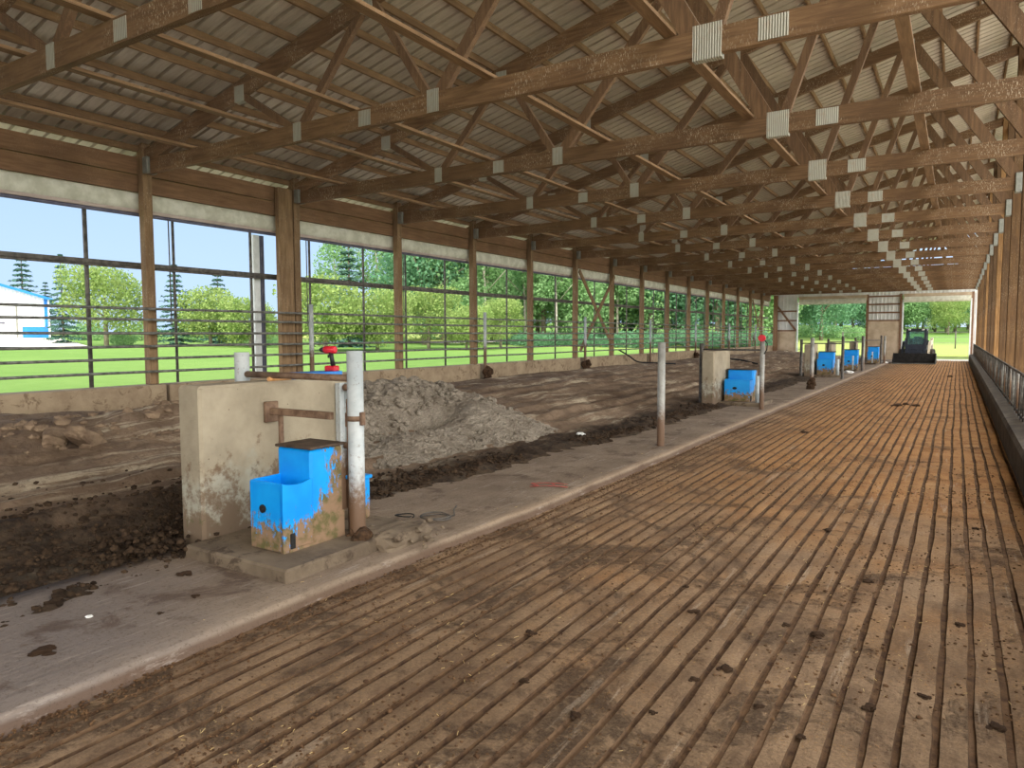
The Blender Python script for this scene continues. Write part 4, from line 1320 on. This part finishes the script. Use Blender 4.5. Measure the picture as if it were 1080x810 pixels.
for u in range(545, 830, 17):
    put(SHR2, u, 64+r.uniform(-3,6), r.uniform(.7,1.0), 'leafy undergrowth shrub at the foot of the woodland', 'shrub', 'woodland undergrowth', r.uniform(0,6))
E2 = 'leafy green tree seen through the far doorways'
for u in range(838, 1075, 13):
    for d in (104, 122):
        pr = r.choice((DEC, DEC2, DEC, DEC2)); put(pr, u + r.uniform(-5,5), d + r.uniform(-6,6), r.uniform(.7,.85), E2, 'tree', 'trees beyond the far doorways', r.uniform(0,6))
put(DEC2, 866, 78, .75, 'dark trunked tree in the middle of the wide left far doorway', rz=1)
put(RND, 1000, 96, 1.0, 'yellowish tree seen above the loader in the right far doorway', rz=1)
for i, u in enumerate((856, 880, 905)):
    put(SHR, u, 84, .9, 'low shrub on the grass beyond the wide left far doorway', 'shrub', 'shrubs beyond the far doorway', i)
# fence beyond the right far doorway
e = empty('field_fence', bearing_point(1008, 62) + (0,)); e.location.z = gz(*bearing_point(1008, 62))
tag(e, 'thin grey field fence on the grass beyond the right far doorway', 'fence')
for x in (-9, -4.5, 0, 4.5):
    m = MB(); m.tube([(x,0,-.1),(x,0,1.5)], .05, 8); m.build('fence_post', DARKPIPE, e)
for z in (.45, .95, 1.4):
    m = MB(); m.tube([(-9,0,z),(4.5,0,z)], .014, 6); m.build('wire', GREYPIPE, e)

# ------------------------------------------------------------------ light, sky, camera
w = bpy.data.worlds.new('sky'); SC.world = w; w.use_nodes = True
nt = w.node_tree; bg = nt.nodes['Background']
SUN_EL, SUN_AZ = math.radians(48), math.radians(172)     # azimuth from +Y toward +X
def wn(t): return nt.nodes.new(t)
tc_ = wn('ShaderNodeTexCoord'); sp = wn('ShaderNodeSeparateXYZ'); nt.links.new(tc_.outputs['Generated'], sp.inputs[0])
def wr(sock, a, b, c=0.0, d=1.0):
    m = wn('ShaderNodeMapRange'); m.interpolation_type = 'SMOOTHSTEP'; nt.links.new(sock, m.inputs['Value'])
    m.inputs['From Min'].default_value = a; m.inputs['From Max'].default_value = b
    m.inputs['To Min'].default_value = c; m.inputs['To Max'].default_value = d; return m.outputs[0]
def wm(op, a, b):
    m = wn('ShaderNodeMath'); m.operation = op
    for i, q in enumerate((a, b)):
        if isinstance(q, bpy.types.NodeSocket): nt.links.new(q, m.inputs[i])
        else: m.inputs[i].default_value = q
    return m.outputs[0]
def wmix(f, a, b):
    m = wn('ShaderNodeMix'); m.data_type = 'RGBA'; nt.links.new(f, m.inputs[0])
    for i, q in ((6, a), (7, b)):
        if isinstance(q, bpy.types.NodeSocket): nt.links.new(q, m.inputs[i])
        else: m.inputs[i].default_value = q
    return m.outputs[2]
blue = wmix(wr(sp.outputs[2], 0.0, .45), (.50, .68, .92, 1), (.27, .46, .80, 1))
nn = wn('ShaderNodeTexNoise'); nn.inputs['Scale'].default_value = 2.2; nn.inputs['Detail'].default_value = 5
nt.links.new(tc_.outputs['Generated'], nn.inputs['Vector'])
# bright cloud added, mostly out of view right and behind, to light the interior
cl = wm('MULTIPLY', wr(sp.outputs[0], -.12, .38), wr(nn.outputs['Fac'], .30, .55))
cl2 = wm('MULTIPLY', wr(sp.outputs[1], -.1, -.7), wr(sp.outputs[0], -.75, -.2))
cl = wm('MAXIMUM', cl, cl2)
cl = wm('MULTIPLY', cl, wr(sp.outputs[2], -.05, .02))
nt.links.new(wmix(cl, blue, (3.6, 3.6*.985, 3.6*.95, 1)), bg.inputs[0]); bg.inputs[1].default_value = .95
sd = bpy.data.lights.new('sun', 'SUN'); so = bpy.data.objects.new('sun', sd); COL.objects.link(so)
sd.energy = 2.9; sd.angle = math.radians(4); sd.color = (1.0, .94, .84)
dirv = Vector((math.sin(SUN_AZ)*math.cos(SUN_EL), math.cos(SUN_AZ)*math.cos(SUN_EL), math.sin(SUN_EL)))
so.rotation_euler = (-dirv).to_track_quat('-Z', 'Y').to_euler(); so.location = (30,-30,40)

cam = bpy.data.cameras.new('camera'); co = bpy.data.objects.new('camera', cam); COL.objects.link(co)
cam.sensor_fit = 'HORIZONTAL'; cam.sensor_width = 36; cam.lens = 25.0; cam.clip_end = 600; cam.clip_start = .05
M = Matrix(((RW[0][0], RW[0][1], -RW[0][2], 0), (RW[1][0], RW[1][1], -RW[1][2], 0), (RW[2][0], RW[2][1], -RW[2][2], CAMZ), (0,0,0,1)))
co.matrix_world = M
SC.camera = co
SC.view_settings.view_transform = 'Standard'
SC.view_settings.look = 'None'
SC.view_settings.gamma = 1.0
SC.view_settings.use_curve_mapping = False
SC.view_settings.exposure = 0.42
SC.cycles.max_bounces = 8; SC.cycles.diffuse_bounces = 6
